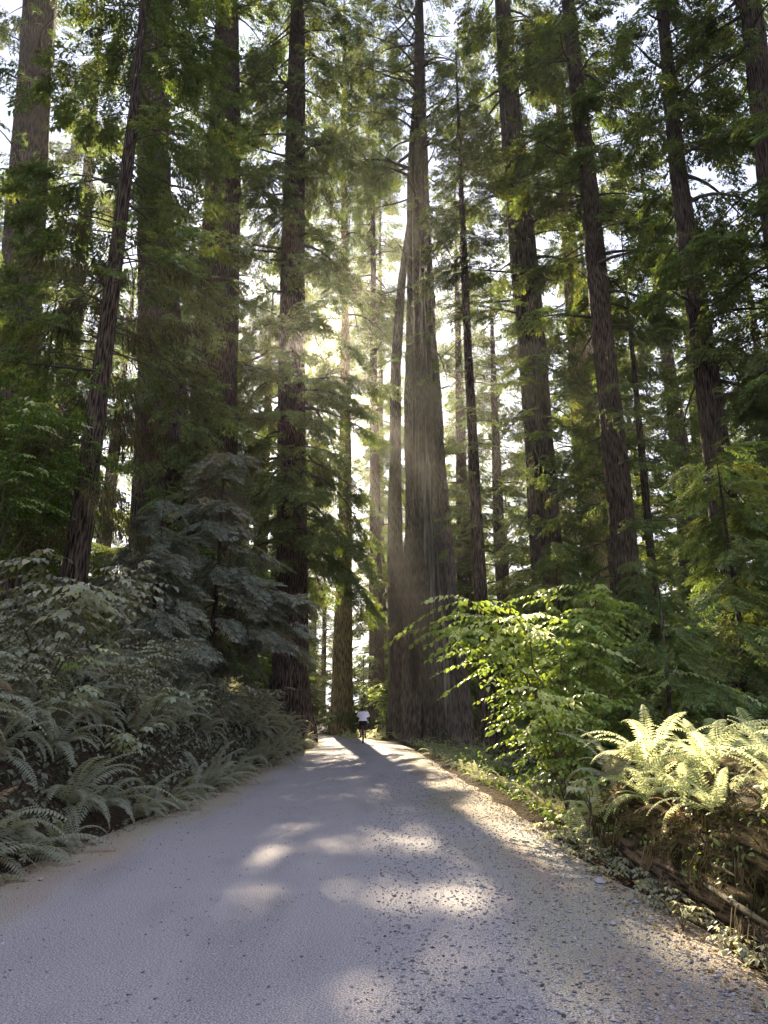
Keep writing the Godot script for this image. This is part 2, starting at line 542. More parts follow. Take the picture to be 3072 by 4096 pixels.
func make_foliage_library() -> void:
	spray["needle"] = []
	for k in 4:
		spray["needle"].append(spray_mesh("needle", 10 + k, 15, 0.42, 0.036, 0.7, 0.22, 2))
	for q in ["needle_grey", "hemlock_needle"]:
		var list := []
		for k in 3:
			list.append(spray_mesh(q, 20 + k, 20, 0.42, 0.020, 0.25, 0.18, 5))
		spray[q] = list
	spray["moss"] = [tuft_mesh("moss_hang")]
	for k in 4:
		var pts := []
		var rad := []
		for i in 9:
			pts.append(branch_curve(k, i / 8.0))
			rad.append(0.02 * (1.0 - 0.9 * i / 8.0) * (1.25 if i == 0 else 1.0))
		var b := MB.new()
		b.tube(pts, rad, 6)
		b.smooth()
		branch_meshes.append(b.mesh(mats.twig))
		var thin := MB.new()
		thin.tube(pts, rad.map(func(q): return q * 0.42), 5)
		thin.smooth()
		thin_branches.append(thin.mesh(mats.twig))
	for q in ["fern_dusty", "fern_green", "fern_rust"]:
		frond_meshes.append([frond_mesh(q, 74, -30, 26, 0.115, 1), frond_mesh(q, 62, -62, 26, 0.125, 2), frond_mesh(q, 48, -50, 24, 0.12, 3), frond_mesh(q, 80, 5, 25, 0.11, 4), frond_mesh(q, 30, -75, 24, 0.12, 5)])

# ------------------------------------------------------------------ conifers
func bark_radius(path: Array, a: float, h: float, seed_: int, rough: float, flare: float, split: float) -> Array:
	var deep := 2.6 if split > 0.0 else 1.0
	var i := 0
	while i < path.size() - 2 and path[i + 1][0] < h: i += 1
	var f := clampf((h - path[i][0]) / (path[i + 1][0] - path[i][0]), -0.2, 1.0)
	var rad := lerpf(path[i][3], path[i + 1][3], f) * 0.5
	var ca := cos(a)
	var sa := sin(a)
	var ridge := 1.0 - absf(bark_noise.get_noise_3d(ca * rad * 70.0 + seed_ * 31.0, h * 4.5, sa * rad * 70.0)) * 2.0
	var lump := bark_noise.get_noise_3d(ca * 13.0 + seed_ * 7.0, h * 1.1, sa * 13.0)
	var but := bark_noise.get_noise_3d(ca * 22.0 + seed_ * 3.0, h * 0.6 + 50.0, sa * 22.0)
	var r := rad * (1.0 + 0.12 * lump * rough) + (ridge - 0.6) * 0.055 * rough * minf(rad, 1.2) + flare * exp(-maxf(h, 0.0) / 1.3) * rad * (0.55 + 1.1 * maxf(but, -0.3))
	r += minf(rad, 1.3) * 0.11 * deep * rough * bark_noise.get_noise_3d(ca * rad * 26.0 / sqrt(deep) + seed_ * 17.0, h * 0.7 + 90.0, sa * rad * 26.0 / sqrt(deep))
	if split > 0.0:   # deep groove where two stems have grown together
		var da := wrapf(a - split, -PI, PI)
		r -= rad * 0.22 * exp(-da * da / 0.012)
	return [r, ridge, lump]

func trunk_mesh(path: Array, mat: Material, seed_: int, rough := 1.0, flare := 0.6, stripes := 0.0, split := 0.0) -> ArrayMesh:
	# path: [height above base, x offset, z offset, diameter], bottom to top
	var b := MB.new()
	var maxd := 0.0
	for p in path: maxd = maxf(maxd, p[3])
	var segs := clampi(int(maxd * PI / 0.07), 14, 132)
	var rows := 0
	var top: float = path[-1][0]
	var h := -0.6
	while true:
		var i := 0
		while i < path.size() - 2 and path[i + 1][0] < h: i += 1
		var f := clampf((h - path[i][0]) / (path[i + 1][0] - path[i][0]), -0.2, 1.0)
		var c := Vector3(lerpf(path[i][1], path[i + 1][1], f), h, lerpf(path[i][2], path[i + 1][2], f))
		var rad := lerpf(path[i][3], path[i + 1][3], f) * 0.5
		for j in segs:
			var a := TAU * j / segs - PI / 2.0
			var ca := cos(a)
			var sa := sin(a)
			var q := Vector3(ca * rad, h * 0.06, sa * rad)
			var br := bark_radius(path, a, h, seed_, rough, flare, split)
			var r: float = br[0]
			var ridge: float = br[1]
			var lump: float = br[2]
			b.v.append(c + Vector3(ca * r, 0, sa * r))
			b.uv.append(Vector2(j / float(segs) * roundf(maxd * PI / 0.8), h * 0.13))
			var t := 1.0 + 0.28 * (ridge - 0.5) + 0.22 * lump
			var cc := Color(t, t, t)
			if stripes > 0.0:
				var st := bark_noise.get_noise_3d(q.x * 55.0 + 300.0, h * 0.9, q.z * 55.0)
				var da2 := wrapf(a - 1.75, -PI, PI)
				var zone := 1.0 - smoothstep(0.75, 1.05, absf(da2))
				cc = cc.lerp(Color(0.82, 0.86, 0.88) * t, zone)
				cc = cc.lerp(Color(2.4, 2.35, 2.2), zone * stripes * smoothstep(0.22, 0.38, st))
				cc = cc.lerp(Color(0.35, 0.32, 0.3), zone * smoothstep(0.18, 0.42, bark_noise.get_noise_3d(q.x * 26.0, h * 2.6 + 200.0, q.z * 26.0)))
			b.col.append(cc)
		rows += 1
		if h >= top: break
		h = minf(h + (0.3 if h < 4.0 else (0.6 if h < 26.0 else 1.3)), top)
	b.stitch(0, rows, segs, true)
	b.smooth()
	# normals must point away from the axis
	if b.n[segs * 3].dot(b.v[segs * 3] - Vector3(path[0][1], b.v[segs * 3].y, path[0][2])) < 0.0:
		for i in b.n.size(): b.n[i] = -b.n[i]
		b.idx.reverse()
	return b.mesh(mat)

func path_at(path: Array, h: float) -> Array:
	var i := 0
	while i < path.size() - 2 and path[i + 1][0] < h: i += 1
	var f := clampf((h - path[i][0]) / (path[i + 1][0] - path[i][0]), 0.0, 1.0)
	return [Vector3(lerpf(path[i][1], path[i + 1][1], f), h, lerpf(path[i][2], path[i + 1][2], f)), lerpf(path[i][3], path[i + 1][3], f) * 0.5]

func grow(tree: Node3D, path: Array, zones: Array, seed_: int, as_parts: bool, thin: bool) -> void:
	# zones: {lo, hi, n, l0, l1, az, spread, dens, size, mat, kinds, bare}
	rng.seed = seed_
	var where := {}
	var tints := {}
	var bw := [[], [], [], []]
	for zn in zones:
		for i in zn.n:
			var u: float = (i + rng.randf()) / float(zn.n)
			var h := lerpf(zn.lo, zn.hi, u)
			var pa := path_at(path, h)
			var L: float = lerpf(zn.l0, zn.l1, u) * (rng.randf_range(0.3, 1.25) if zn.get("vary", false) else rng.randf_range(0.6, 1.2))
			var az: float = zn.get("az", 0.0) + rng.randf_range(-1.0, 1.0) * zn.get("spread", PI)
			var kinds: Array = zn.get("kinds", [0, 1, 3])
			var kind: int = kinds[rng.randi() % kinds.size()]
			var fwd := Vector3(cos(az), 0, sin(az))
			var bs := Basis(fwd, Vector3.UP, fwd.cross(Vector3.UP))
			var org: Vector3 = pa[0] + fwd * float(pa[1]) * 0.75
			bw[kind].append(Transform3D(Basis(bs.x * L, bs.y * L, bs.z * L), org))
			if zn.get("bare", false) and rng.randf() < 0.75:
				continue
			var cnt := int(L * zn.dens * (1.6 if as_parts else 1.0) * rng.randf_range(0.7, 1.3)) + 1
			for k in cnt:
				var s := pow(rng.randf(), 0.65) * 0.88 + 0.12
				var p: Vector3 = org + bs * (branch_curve(kind, s) * L)
				var sg := 1.0 if rng.randf() < 0.5 else -1.0
				var out_ := rng.randf() * (0.30 * L * (1.15 - s) + 0.12)
				var turn := sg * rng.randf_range(0.35, 1.25)
				if s > 0.93: turn *= 0.3
				var d := (bs * Vector3(cos(turn), -rng.randf_range(0.05, 0.45) - zn.get("hang", 0.0) * rng.randf(), sin(turn))).normalized()
				p += bs * Vector3(0.15, -0.12, sg).normalized() * out_
				var sz: float = zn.size * rng.randf_range(0.55, 1.2)
				var upv := (Vector3.UP + Vector3(rng.randf_range(-0.5, 0.5), 0, rng.randf_range(-0.5, 0.5))).normalized()
				var zz := d.cross(upv).normalized()
				var key := "%s/%d" % [zn.mat, rng.randi() % spray[zn.mat].size()]
				if not where.has(key):
					where[key] = []
					tints[key] = []
				where[key].append(Transform3D(Basis(d * sz, zz.cross(d) * sz, zz * sz), p))
				var g := rng.randf_range(0.7, 1.25)
				var yel := rng.randf() * rng.randf()
				tints[key].append(Color(g * (1.0 + 0.45 * yel), g, g * (1.0 - 0.3 * yel)))
	for k in 4:
		if as_parts:
			for t in bw[k]:
				part("branch", thin_branches[k] if thin else branch_meshes[k], tree, null, t)
		elif bw[k].size():
			scatter("branches", branch_meshes[k], bw[k], [], tree)
	for key in where:
		var q: PackedStringArray = key.split("/")
		scatter("crown", spray[q[0]][int(q[1])], where[key], tints[key], tree)

func conifer(called: String, label: String, group: String, x: float, z: float, path: Array, bark: String, seed_: int, zones: Array, opts := {}) -> Node3D:
	var y := ground_y(x, z) - 0.05
	var t := thing(called, label, "tree", Vector3(x, y, z), group)
	var p := []
	for q in path: p.append([q[0], q[1], q[2] if q.size() > 3 else 0.0, q[-1]])
	part("trunk", trunk_mesh(p, mats[bark], seed_, opts.get("rough", 1.0), opts.get("flare", 0.45), opts.get("stripes", 0.0), opts.get("split", 0.0)), t)
	if opts.get("strips", 0) > 0:
		rng.seed = 88
		for i in opts.strips:
			var a := rng.randf_range(0.95, 2.35)
			var h0 := rng.randf_range(0.5, 26.0)
			var len_ := rng.randf_range(3.0, 10.0)
			var half := rng.randf_range(0.025, 0.085)
			var sb := MB.new()
			for k in 15:
				var f := k / 14.0
				var pa := path_at(p, h0 + len_ * f)
				var w := half * pow(sin(PI * clampf(f * 0.96 + 0.02, 0.0, 1.0)), 0.4)
				var aa := a + 0.05 * sin(f * 3.0 + i) + 0.02 * sin(f * 11.0)
				for e in [[-1.0, 0.0], [-0.6, 0.025], [0.6, 0.025], [1.0, 0.0]]:
					var ae: float = aa + e[0] * w / float(pa[1])
					sb.v.append(pa[0] + Vector3(cos(ae), 0, sin(ae)) * (bark_radius(p, ae, h0 + len_ * f, seed_, opts.get("rough", 1.0), opts.get("flare", 0.45), opts.get("split", 0.0))[0] + float(e[1]) + 0.012))
					sb.uv.append(Vector2(0.4 * e[0] + i * 0.37, f * len_ * 0.045))
					sb.col.append(Color.WHITE * rng.randf_range(0.85, 1.1))
			sb.stitch(0, 15, 4, false)
			sb.smooth()
			part("bark_strip", sb.mesh(mats.dead_wood), t)
	grow(t, p, zones, seed_ * 13 + 5, opts.get("parts", true), p[0][3] < 1.0)
	return t

func make_redwoods() -> void:
	var G := "old redwoods along the road"
	# left of the road
	conifer("redwood", "huge redwood trunk rising at the far left edge of the picture", G, -15.6, -30.0, [[0, 0, 2.4], [16, -1.15, 1.75], [35, -2.5, 1.6], [58, -4.0, 0.5]], "bark", 1,
		[{"lo": 11.0, "hi": 56.0, "n": 46, "l0": 3.0, "l1": 2.5, "dens": 4.0, "size": 1.0, "mat": "needle"}])
	conifer("conifer", "slender dark tree leaning right above the round-leaved shrub", "", -7.3, -17.0, [[0, 0.0, 0.62], [6, 0.1, 0.47], [15.5, 0.22, 0.28], [20, 0.15, 0.17], [26, 0.3, 0.04]], "bark", 2,
		[{"lo": 7.5, "hi": 25.5, "n": 84, "l0": 3.4, "l1": 1.6, "dens": 6.0, "size": 0.75, "mat": "needle", "kinds": [0, 1, 3], "az": -PI / 2, "spread": 2.35},
		{"lo": 2.5, "hi": 12.0, "n": 26, "l0": 2.0, "l1": 2.6, "dens": 5.0, "size": 0.8, "mat": "moss", "hang": 5.0, "kinds": [0, 1]}], {"flare": 0.3})
	conifer("redwood", "thin pale brown trunk far behind the dark leaning tree", G, -23.0, -50.0, [[0, 0, 1.5], [20, -0.25, 1.05], [40, -0.9, 0.9], [60, -1.6, 0.3]], "bark", 3,
		[{"lo": 16.0, "hi": 58.0, "n": 60, "l0": 4.5, "l1": 2.0, "dens": 5.0, "size": 1.5, "mat": "needle"}])
	conifer("redwood", "broad fluted redwood trunk between the leaning tree and the road side pair", G, -9.4, -30.0, [[0, 0.2, 2.9], [6, 0.1, 2.4], [13, -0.5, 2.1], [25, -1.85, 1.5], [35, -2.7, 1.25], [60, -4.6, 0.4]], "bark", 4,
		[{"lo": 15.0, "hi": 58.0, "n": 60, "l0": 3.2, "l1": 2.4, "dens": 4.2, "size": 0.95, "mat": "needle"},
		{"lo": 7.0, "hi": 16.0, "n": 16, "l0": 2.4, "l1": 2.6, "dens": 8.0, "size": 0.9, "mat": "needle", "hang": 1.0, "kinds": [1, 2]}])
	conifer("redwood", "shaggy redwood hung with green sprays, third large trunk from the left edge", G, -8.8, -36.0, [[0, 0.2, 3.0], [8, 0, 2.5], [16.6, -0.2, 2.3], [31, -0.65, 1.9], [60, -1.6, 0.5]], "bark", 5,
		[{"lo": 9.0, "hi": 58.0, "n": 96, "l0": 3.4, "l1": 3.0, "dens": 5.0, "size": 1.0, "mat": "needle", "hang": 0.6, "kinds": [0, 1, 2]}])
	conifer("redwood", "dark redwood with fluted base standing at the left road edge", G, -4.75, -38.0, [[0, 0.05, 2.15], [3, 0.0, 1.8], [7, -0.1, 1.6], [26, -0.64, 1.38], [40, -0.85, 1.1], [62, -1.2, 0.3]], "bark", 6,
		[{"lo": 18.0, "hi": 60.0, "n": 130, "l0": 4.4, "l1": 3.4, "dens": 7.5, "size": 1.0, "mat": "needle", "hang": 0.8, "kinds": [0, 1, 2]},
		{"lo": 8.0, "hi": 19.0, "n": 44, "l0": 4.2, "l1": 4.4, "dens": 9.0, "size": 0.9, "mat": "needle", "hang": 0.8, "kinds": [1, 2], "az": 0.6, "spread": 1.9}], {"flare": 0.55})
	# beyond the bend
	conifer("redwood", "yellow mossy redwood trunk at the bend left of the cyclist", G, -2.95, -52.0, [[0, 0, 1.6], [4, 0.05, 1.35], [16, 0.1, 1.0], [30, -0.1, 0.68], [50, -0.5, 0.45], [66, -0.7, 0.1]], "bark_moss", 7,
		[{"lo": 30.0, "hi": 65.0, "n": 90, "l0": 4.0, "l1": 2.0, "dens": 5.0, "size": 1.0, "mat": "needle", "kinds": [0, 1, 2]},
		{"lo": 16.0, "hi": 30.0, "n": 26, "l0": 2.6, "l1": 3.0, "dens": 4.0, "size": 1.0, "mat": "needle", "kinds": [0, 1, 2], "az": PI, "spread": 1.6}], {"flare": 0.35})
	conifer("redwood", "pale sunlit redwood trunk just behind the cyclist", G, -0.55, -60.0, [[0, 0, 1.5], [5, -0.05, 1.2], [18, -0.2, 0.95], [31, -0.4, 0.66], [70, -0.6, 0.1]], "bark", 8,
		[{"lo": 34.0, "hi": 69.0, "n": 90, "l0": 4.0, "l1": 2.0, "dens": 5.0, "size": 1.05, "mat": "needle"},
		{"lo": 14.0, "hi": 34.0, "n": 34, "l0": 2.6, "l1": 3.0, "dens": 4.0, "size": 1.05, "mat": "needle", "az": -0.3, "spread": 1.7}], {"flare": 0.3})
	conifer("redwood", "slim hazy trunk seen past the pale sunlit redwood", G, -0.15, -78.0, [[0, 0, 1.2], [13, -0.1, 0.8], [31, -0.2, 0.6], [75, -0.4, 0.1]], "bark", 9,
		[{"lo": 12.0, "hi": 74.0, "n": 130, "l0": 3.4, "l1": 2.0, "dens": 4.5, "size": 1.3, "mat": "needle"}])
	conifer("redwood", "lacy young redwood in the haze directly above the cyclist", G, 1.4, -73.0, [[0, 0, 1.2], [16, 0, 0.8], [31, 0.2, 0.08]], "bark", 19,
		[{"lo": 7.0, "hi": 30.5, "n": 60, "l0": 3.6, "l1": 1.2, "dens": 4.0, "size": 1.2, "mat": "needle"}])
	conifer("redwood", "lacy pale redwood filling the gap right of the giant redwood", G, 7.0, -64.0, [[0, 0, 1.6], [20, 0.1, 1.1], [56, 0.3, 0.1]], "bark", 20,
		[{"lo": 8.0, "hi": 55.0, "n": 90, "l0": 4.4, "l1": 1.8, "dens": 4.6, "size": 1.3, "mat": "needle"}])
	conifer("redwood", "lacy redwood in the haze between the dark road side redwood and the mossy trunk", G, -12.0, -80.0, [[0, 0, 1.6], [20, 0.1, 1.1], [62, 0.3, 0.1]], "bark", 21,
		[{"lo": 8.0, "hi": 61.0, "n": 90, "l0": 4.4, "l1": 1.8, "dens": 4.0, "size": 1.4, "mat": "needle"}])
	# right of the road
	conifer("redwood", "broken grey stem pressed against the left side of the giant redwood", G, 0.98, -45.0, [[0, -0.05, 1.45], [3, -0.12, 1.15], [14, -0.27, 0.86], [24, -0.2, 0.74], [30, 0.2, 0.6], [36, 0.9, 0.3]], "bark_grey", 10,
		[{"lo": 17.0, "hi": 28.0, "n": 9, "l0": 1.0, "l1": 0.9, "dens": 8.0, "size": 0.7, "mat": "needle"}], {"flare": 0.35, "stripes": 0.5})
	conifer("redwood", "giant streaked redwood with bleached wood and red bark beside the road", G, 3.02, -42.0, [[0, 0.0, 3.7], [3.5, -0.05, 3.38], [13.5, -0.4, 2.54], [24.7, -0.6, 1.97], [36.3, -0.7, 1.4], [44, -0.5, 0.88], [51, -0.46, 0.65], [66, -0.3, 0.15]], "bark_grey", 11,
		[{"lo": 37.0, "hi": 65.0, "n": 60, "l0": 5.0, "l1": 2.2, "dens": 5.0, "size": 1.0, "mat": "needle", "kinds": [0, 1, 3]},
		{"lo": 24.0, "hi": 54.0, "n": 34, "l0": 3.8, "l1": 5.2, "dens": 3.0, "size": 0.9, "mat": "needle", "kinds": [2, 3, 0], "bare": true},
		{"lo": 14.4, "hi": 15.0, "n": 2, "l0": 2.8, "l1": 2.4, "dens": 12.0, "size": 0.7, "mat": "needle", "az": 0.2, "spread": 0.3, "kinds": [1]}], {"flare": 0.22, "stripes": 1.0, "split": 0.95, "strips": 15})
	conifer("redwood", "narrow reddish trunk with bare drooping twigs right of the giant redwood", G, 4.5, -33.0, [[0, 0.05, 0.85], [3, 0, 0.66], [9.6, -0.15, 0.58], [19.4, -0.33, 0.42], [26, -0.38, 0.33], [38, -0.45, 0.06]], "bark", 12,
		[{"lo": 10.0, "hi": 30.0, "n": 90, "l0": 2.6, "l1": 2.2, "dens": 2.0, "size": 0.6, "mat": "needle", "kinds": [2, 2, 1], "bare": true, "az": 2.6, "spread": 2.2},
		{"lo": 24.0, "hi": 37.5, "n": 50, "l0": 2.4, "l1": 1.0, "dens": 7.0, "size": 0.8, "mat": "needle"}])
	conifer("redwood", "tall grey redwood right of centre with dark sprays across its lower trunk", G, 7.9, -34.0, [[0, 0, 2.1], [6, -0.1, 1.6], [12.5, -0.2, 1.45], [21, -0.35, 1.42], [31.5, -0.65, 1.3], [41, -0.85, 0.95], [60, -1.2, 0.25]], "bark_grey", 13,
		[{"lo": 22.0, "hi": 59.0, "n": 76, "l0": 4.0, "l1": 3.0, "dens": 7.0, "size": 1.05, "mat": "needle", "kinds": [0, 1, 2]},
		{"lo": 5.0, "hi": 20.0, "n": 34, "l0": 2.9, "l1": 2.4, "dens": 8.0, "size": 0.85, "mat": "needle", "kinds": [1, 2], "hang": 0.4, "az": 0.9, "spread": 1.7}], {"stripes": 0.35})
	conifer("redwood", "reddish redwood trunk rising behind the bright broad-leaved bush", G, 10.15, -30.0, [[0, 0.1, 1.55], [7, 0, 1.1], [14, -0.1, 1.05], [19, -0.2, 0.95], [28, -0.25, 0.78], [33, -0.4, 0.72], [55, -0.8, 0.15]], "bark", 14,
		[{"lo": 19.0, "hi": 54.0, "n": 84, "l0": 3.6, "l1": 2.6, "dens": 8.0, "size": 1.0, "mat": "needle", "kinds": [0, 1]},
		{"lo": 5.0, "hi": 17.0, "n": 26, "l0": 2.6, "l1": 2.2, "dens": 7.0, "size": 0.8, "mat": "needle", "kinds": [1, 2], "hang": 0.4}])
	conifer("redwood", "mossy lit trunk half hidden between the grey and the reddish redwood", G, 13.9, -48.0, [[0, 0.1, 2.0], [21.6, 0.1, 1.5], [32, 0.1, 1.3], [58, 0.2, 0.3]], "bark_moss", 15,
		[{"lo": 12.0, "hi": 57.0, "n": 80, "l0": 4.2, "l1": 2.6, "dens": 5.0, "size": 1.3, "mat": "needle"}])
	conifer("redwood", "black leaning trunk above the sunlit hemlock at the right", G, 10.6, -22.0, [[0, 0.0, 1.15], [7.6, 0, 0.86], [14, 0.0, 0.74], [21, -0.1, 0.56], [28, 0.05, 0.43], [42, 0.1, 0.08]], "bark", 16,
		[{"lo": 12.0, "hi": 41.0, "n": 72, "l0": 3.4, "l1": 1.8, "dens": 7.5, "size": 0.85, "mat": "needle", "kinds": [1, 2, 0], "az": 0.3, "spread": 2.2}])
	conifer("redwood", "dark trunk in the top right corner with drooping branches", G, 12.2, -20.0, [[0, 0.0, 1.2], [18, 0.3, 0.85], [25, 0.55, 0.72], [44, 0.9, 0.1]], "bark", 17,
		[{"lo": 7.0, "hi": 42.0, "n": 90, "l0": 3.6, "l1": 2.0, "dens": 8.0, "size": 0.85, "mat": "needle", "kinds": [1, 2, 0]}])
	conifer("conifer", "thin dark pole tree with bare side twigs right of the reddish redwood", "", 11.9, -32.0, [[0, 0.0, 0.5], [7.5, 0, 0.38], [13.3, 0.05, 0.34], [26, 0.1, 0.04]], "bark", 18,
		[{"lo": 3.0, "hi": 16.0, "n": 60, "l0": 2.8, "l1": 2.2, "dens": 3.0, "size": 0.7, "mat": "needle", "kinds": [1, 2, 0], "bare": true},
		{"lo": 12.0, "hi": 25.5, "n": 44, "l0": 2.4, "l1": 0.8, "dens": 7.0, "size": 0.8, "mat": "needle"}])

func sapling(called: String, label: String, group: String, x: float, z: float, h: float, reach: float, mat: String, n: int, dens: float, size: float, seed_: int, lo := 0.12, parts := true, bark := "bark") -> void:
	conifer(called, label, group, x, z, [[0, 0, h * 0.022 + 0.02], [h * 0.5, reach * 0.05, h * 0.013 + 0.012], [h, 0.1, 0.012]], bark, seed_,
		[{"lo": h * lo, "hi": h * 0.99, "n": n, "l0": reach, "l1": reach * 0.16, "dens": dens, "size": size, "mat": mat, "kinds": [0, 1, 2], "hang": 0.45, "vary": true}], {"flare": 0.2, "parts": parts})

func make_understory() -> void:
	sapling("hemlock", "grey-green young hemlock drooping over the left bank before the dark redwood", "", -5.3, -22.5, 8.4, 2.7, "needle_grey", 54, 8.0, 0.85, 51, 0.25)
	sapling("hemlock", "small grey hemlock lower down the left bank in front of the taller one", "", -6.2, -19.5, 5.2, 2.0, "needle_grey", 36, 8.0, 0.75, 52, 0.15)
	sapling("hemlock", "sunlit yellow-green hemlock behind the fallen log at the right edge", "", 7.2, -15.2, 8.0, 3.2, "hemlock_needle", 70, 5.0, 0.8, 53, 0.05)
	sapling("hemlock", "short bright hemlock between the broad-leaved bush and the taller hemlock", "", 4.6, -12.4, 4.1, 1.6, "hemlock_needle", 40, 7.5, 0.55, 54, 0.1)
	sapling("hemlock", "darker hemlock standing behind the sunlit one at the right edge", "", 10.2, -18.0, 12.0, 3.0, "hemlock_needle", 70, 11.0, 0.7, 55, 0.1)
	sapling("hemlock", "shaded hemlock at the foot of the tall grey redwood", "", 6.7, -28.5, 9.0, 2.6, "hemlock_needle", 64, 11.0, 0.75, 56, 0.08)
	sapling("hemlock", "shaded hemlock at the foot of the reddish redwood", "", 9.0, -25.5, 8.0, 2.6, "hemlock_needle", 60, 11.0, 0.72, 57, 0.08)
	sapling("hemlock", "little dark hemlock seen under the bright bush beside the narrow trunk", "", 4.7, -21.0, 4.6, 1.5, "hemlock_needle", 40, 11.0, 0.55, 58, 0.12)
	sapling("hemlock", "leafy hemlock behind the slender leaning tree on the left bank", "", -11.2, -22.0, 13.0, 2.6, "hemlock_needle", 70, 7.0, 0.75, 59, 0.1)
	sapling("hemlock", "tall feathery hemlock at the left edge behind the green maple", "", -14.0, -21.0, 17.0, 2.8, "hemlock_needle", 70, 6.5, 0.8, 60, 0.2)
	sapling("hemlock", "dark young conifer filling the gap left of the road side redwood", "", -8.0, -29.0, 11.0, 2.6, "hemlock_needle", 70, 8.0, 0.85, 61, 0.15)
	# young growth beyond the near trunks
	rng.seed = 909
	var spots := []
	for i in 46:
		var side := -1.0 if i % 2 == 0 else 1.0
		var z := -44.0 - 60.0 * (i / 46.0) + rng.randf_range(-3, 3)
		var r := road_at(z)
		var x := r.x + side * (r.y + 1.6 + rng.randf() * 26.0 * (0.4 + i / 60.0))
		if z > -62.0 and absf(x + 1.7) < 2.6: x -= 9.0
		spots.append([x, z, sun_limit(x, z, rng.randf_range(5.0, 15.0))])
	spots.sort_custom(func(a, b): return a[0] / -a[1] < b[0] / -b[1])
	for i in spots.size():
		var q: Array = spots[i]
		sapling("young_conifer", "backlit young conifer in the hazy understory, %s from the left beyond the bend" % count_word(i), "young conifers beyond the bend", q[0], q[1], q[2], 1.6 + q[2] * 0.16, "needle", 54, 9.0, 1.2, 700 + i, 0.05, false, "bark")

func sun_limit(x: float, z: float, h: float) -> float:
	# young growth stays below the sun's path to the clearings at the bend and along the road
	var H := h
	if absf(x - (-1.0 + 0.096 * (z + 45.0))) < 3.6: H = minf(H, maxf(0.525 * (-z - 46.0), 1.2))
	if absf(x - (3.0 - 0.096 * (-z - 10.0))) < 5.0: H = minf(H, 0.53 * (-z - 18.0))
	if absf(x - (7.2 - 0.096 * (-z - 15.2))) < 3.5: H = minf(H, 3.0 + 0.525 * (-z - 15.2))
	return H

func count_word(i: int) -> String:
	if i < ORD.size(): return ORD[i]
	return ["thirty-", "forty-", "fifty-", "sixty-", "seventy-"][(i + 1) / 10 - 3] + ORD[(i + 1) % 10 - 1] if (i + 1) % 10 else ["", "", "", "fortieth", "fiftieth", "sixtieth", "seventieth"][(i + 1) / 10 - 1]

func make_far_trees() -> void:
	rng.seed = 515
	var spots := []
	for i in 66:
		var near := i < 30
		var z := -54.0 - 24.0 * (i / 30.0) if near else -80.0 - 80.0 * ((i - 30) / 36.0)
		z += rng.randf_range(-3, 3)
		var half := 14.0 + absf(z) * 0.6
		var x := -half + 2.0 * half * fmod(i * 0.618034 + 0.13, 1.0)
		var r := road_at(z)
		if absf(x - r.x) < r.y + 2.0: x = r.x + (r.y + 3.0) * signf(x - r.x + 0.01)
		var H := rng.randf_range(34.0, 54.0) if near else minf(12.0 + 0.525 * (-z - 60.0), 50.0) * rng.randf_range(0.8, 1.1)
		spots.append([x, z, sun_limit(x, z, H)])
	spots.sort_custom(func(a, b): return a[0] / -a[1] < b[0] / -b[1])
	for i in spots.size():
		var x: float = spots[i][0]
		var z: float = spots[i][1]
		var H: float = spots[i][2]
		var d := rng.randf_range(0.7, 1.0) * H * 0.036
		conifer("far_redwood", "backlit redwood in the background wood, %s from the left among the distant trees" % count_word(i), "distant redwoods behind the near trunks", x, z, [[0, 0, d * 1.2], [H * 0.4, rng.randf_range(-0.6, 0.6), d * 0.8], [H, rng.randf_range(-1, 1), 0.1]], "bark", 200 + i,
			[{"lo": H * 0.12, "hi": H * 0.99, "n": int(H * 2.0), "l0": 5.0, "l1": 1.4, "dens": 5.5, "size": 1.4, "mat": "needle"}], {"parts": false, "rough": 0.8})

# ------------------------------------------------------------------ ferns and broad leaves
func fern(called: String, label: String, group: String, x: float, z: float, size: float, n: int, set_: int, toward := Vector2.ZERO, y := INF) -> void:
	var t := thing(called, label, "fern", Vector3(x, (ground_y(x, z) if y == INF else y) - 0.03, z), group)
	var a0 := rng.randf() * TAU
	for i in n:
		var az := a0 + TAU * i / n + rng.randf_range(-0.25, 0.25)
		var d := Vector3(cos(az), 0, sin(az))
		var push := Vector3(toward.x, 0, toward.y)
		d = (d + push * 0.9).normalized()
		var s := size * rng.randf_range(0.65, 1.15)
		var roll := rng.randf_range(-0.3, 0.3)
		var bs := Basis(d, Vector3.UP, d.cross(Vector3.UP)).rotated(d, roll).rotated(d.cross(Vector3.UP).normalized(), rng.randf_range(-0.2, 0.25))
		var k := rng.randi() % 5
		var st := set_
		if rng.randf() < 0.035: st = 2
		part("frond", frond_meshes[st][k], t, null, Transform3D(bs.scaled(Vector3.ONE * s), Vector3(d.x, 0, d.z) * 0.04))

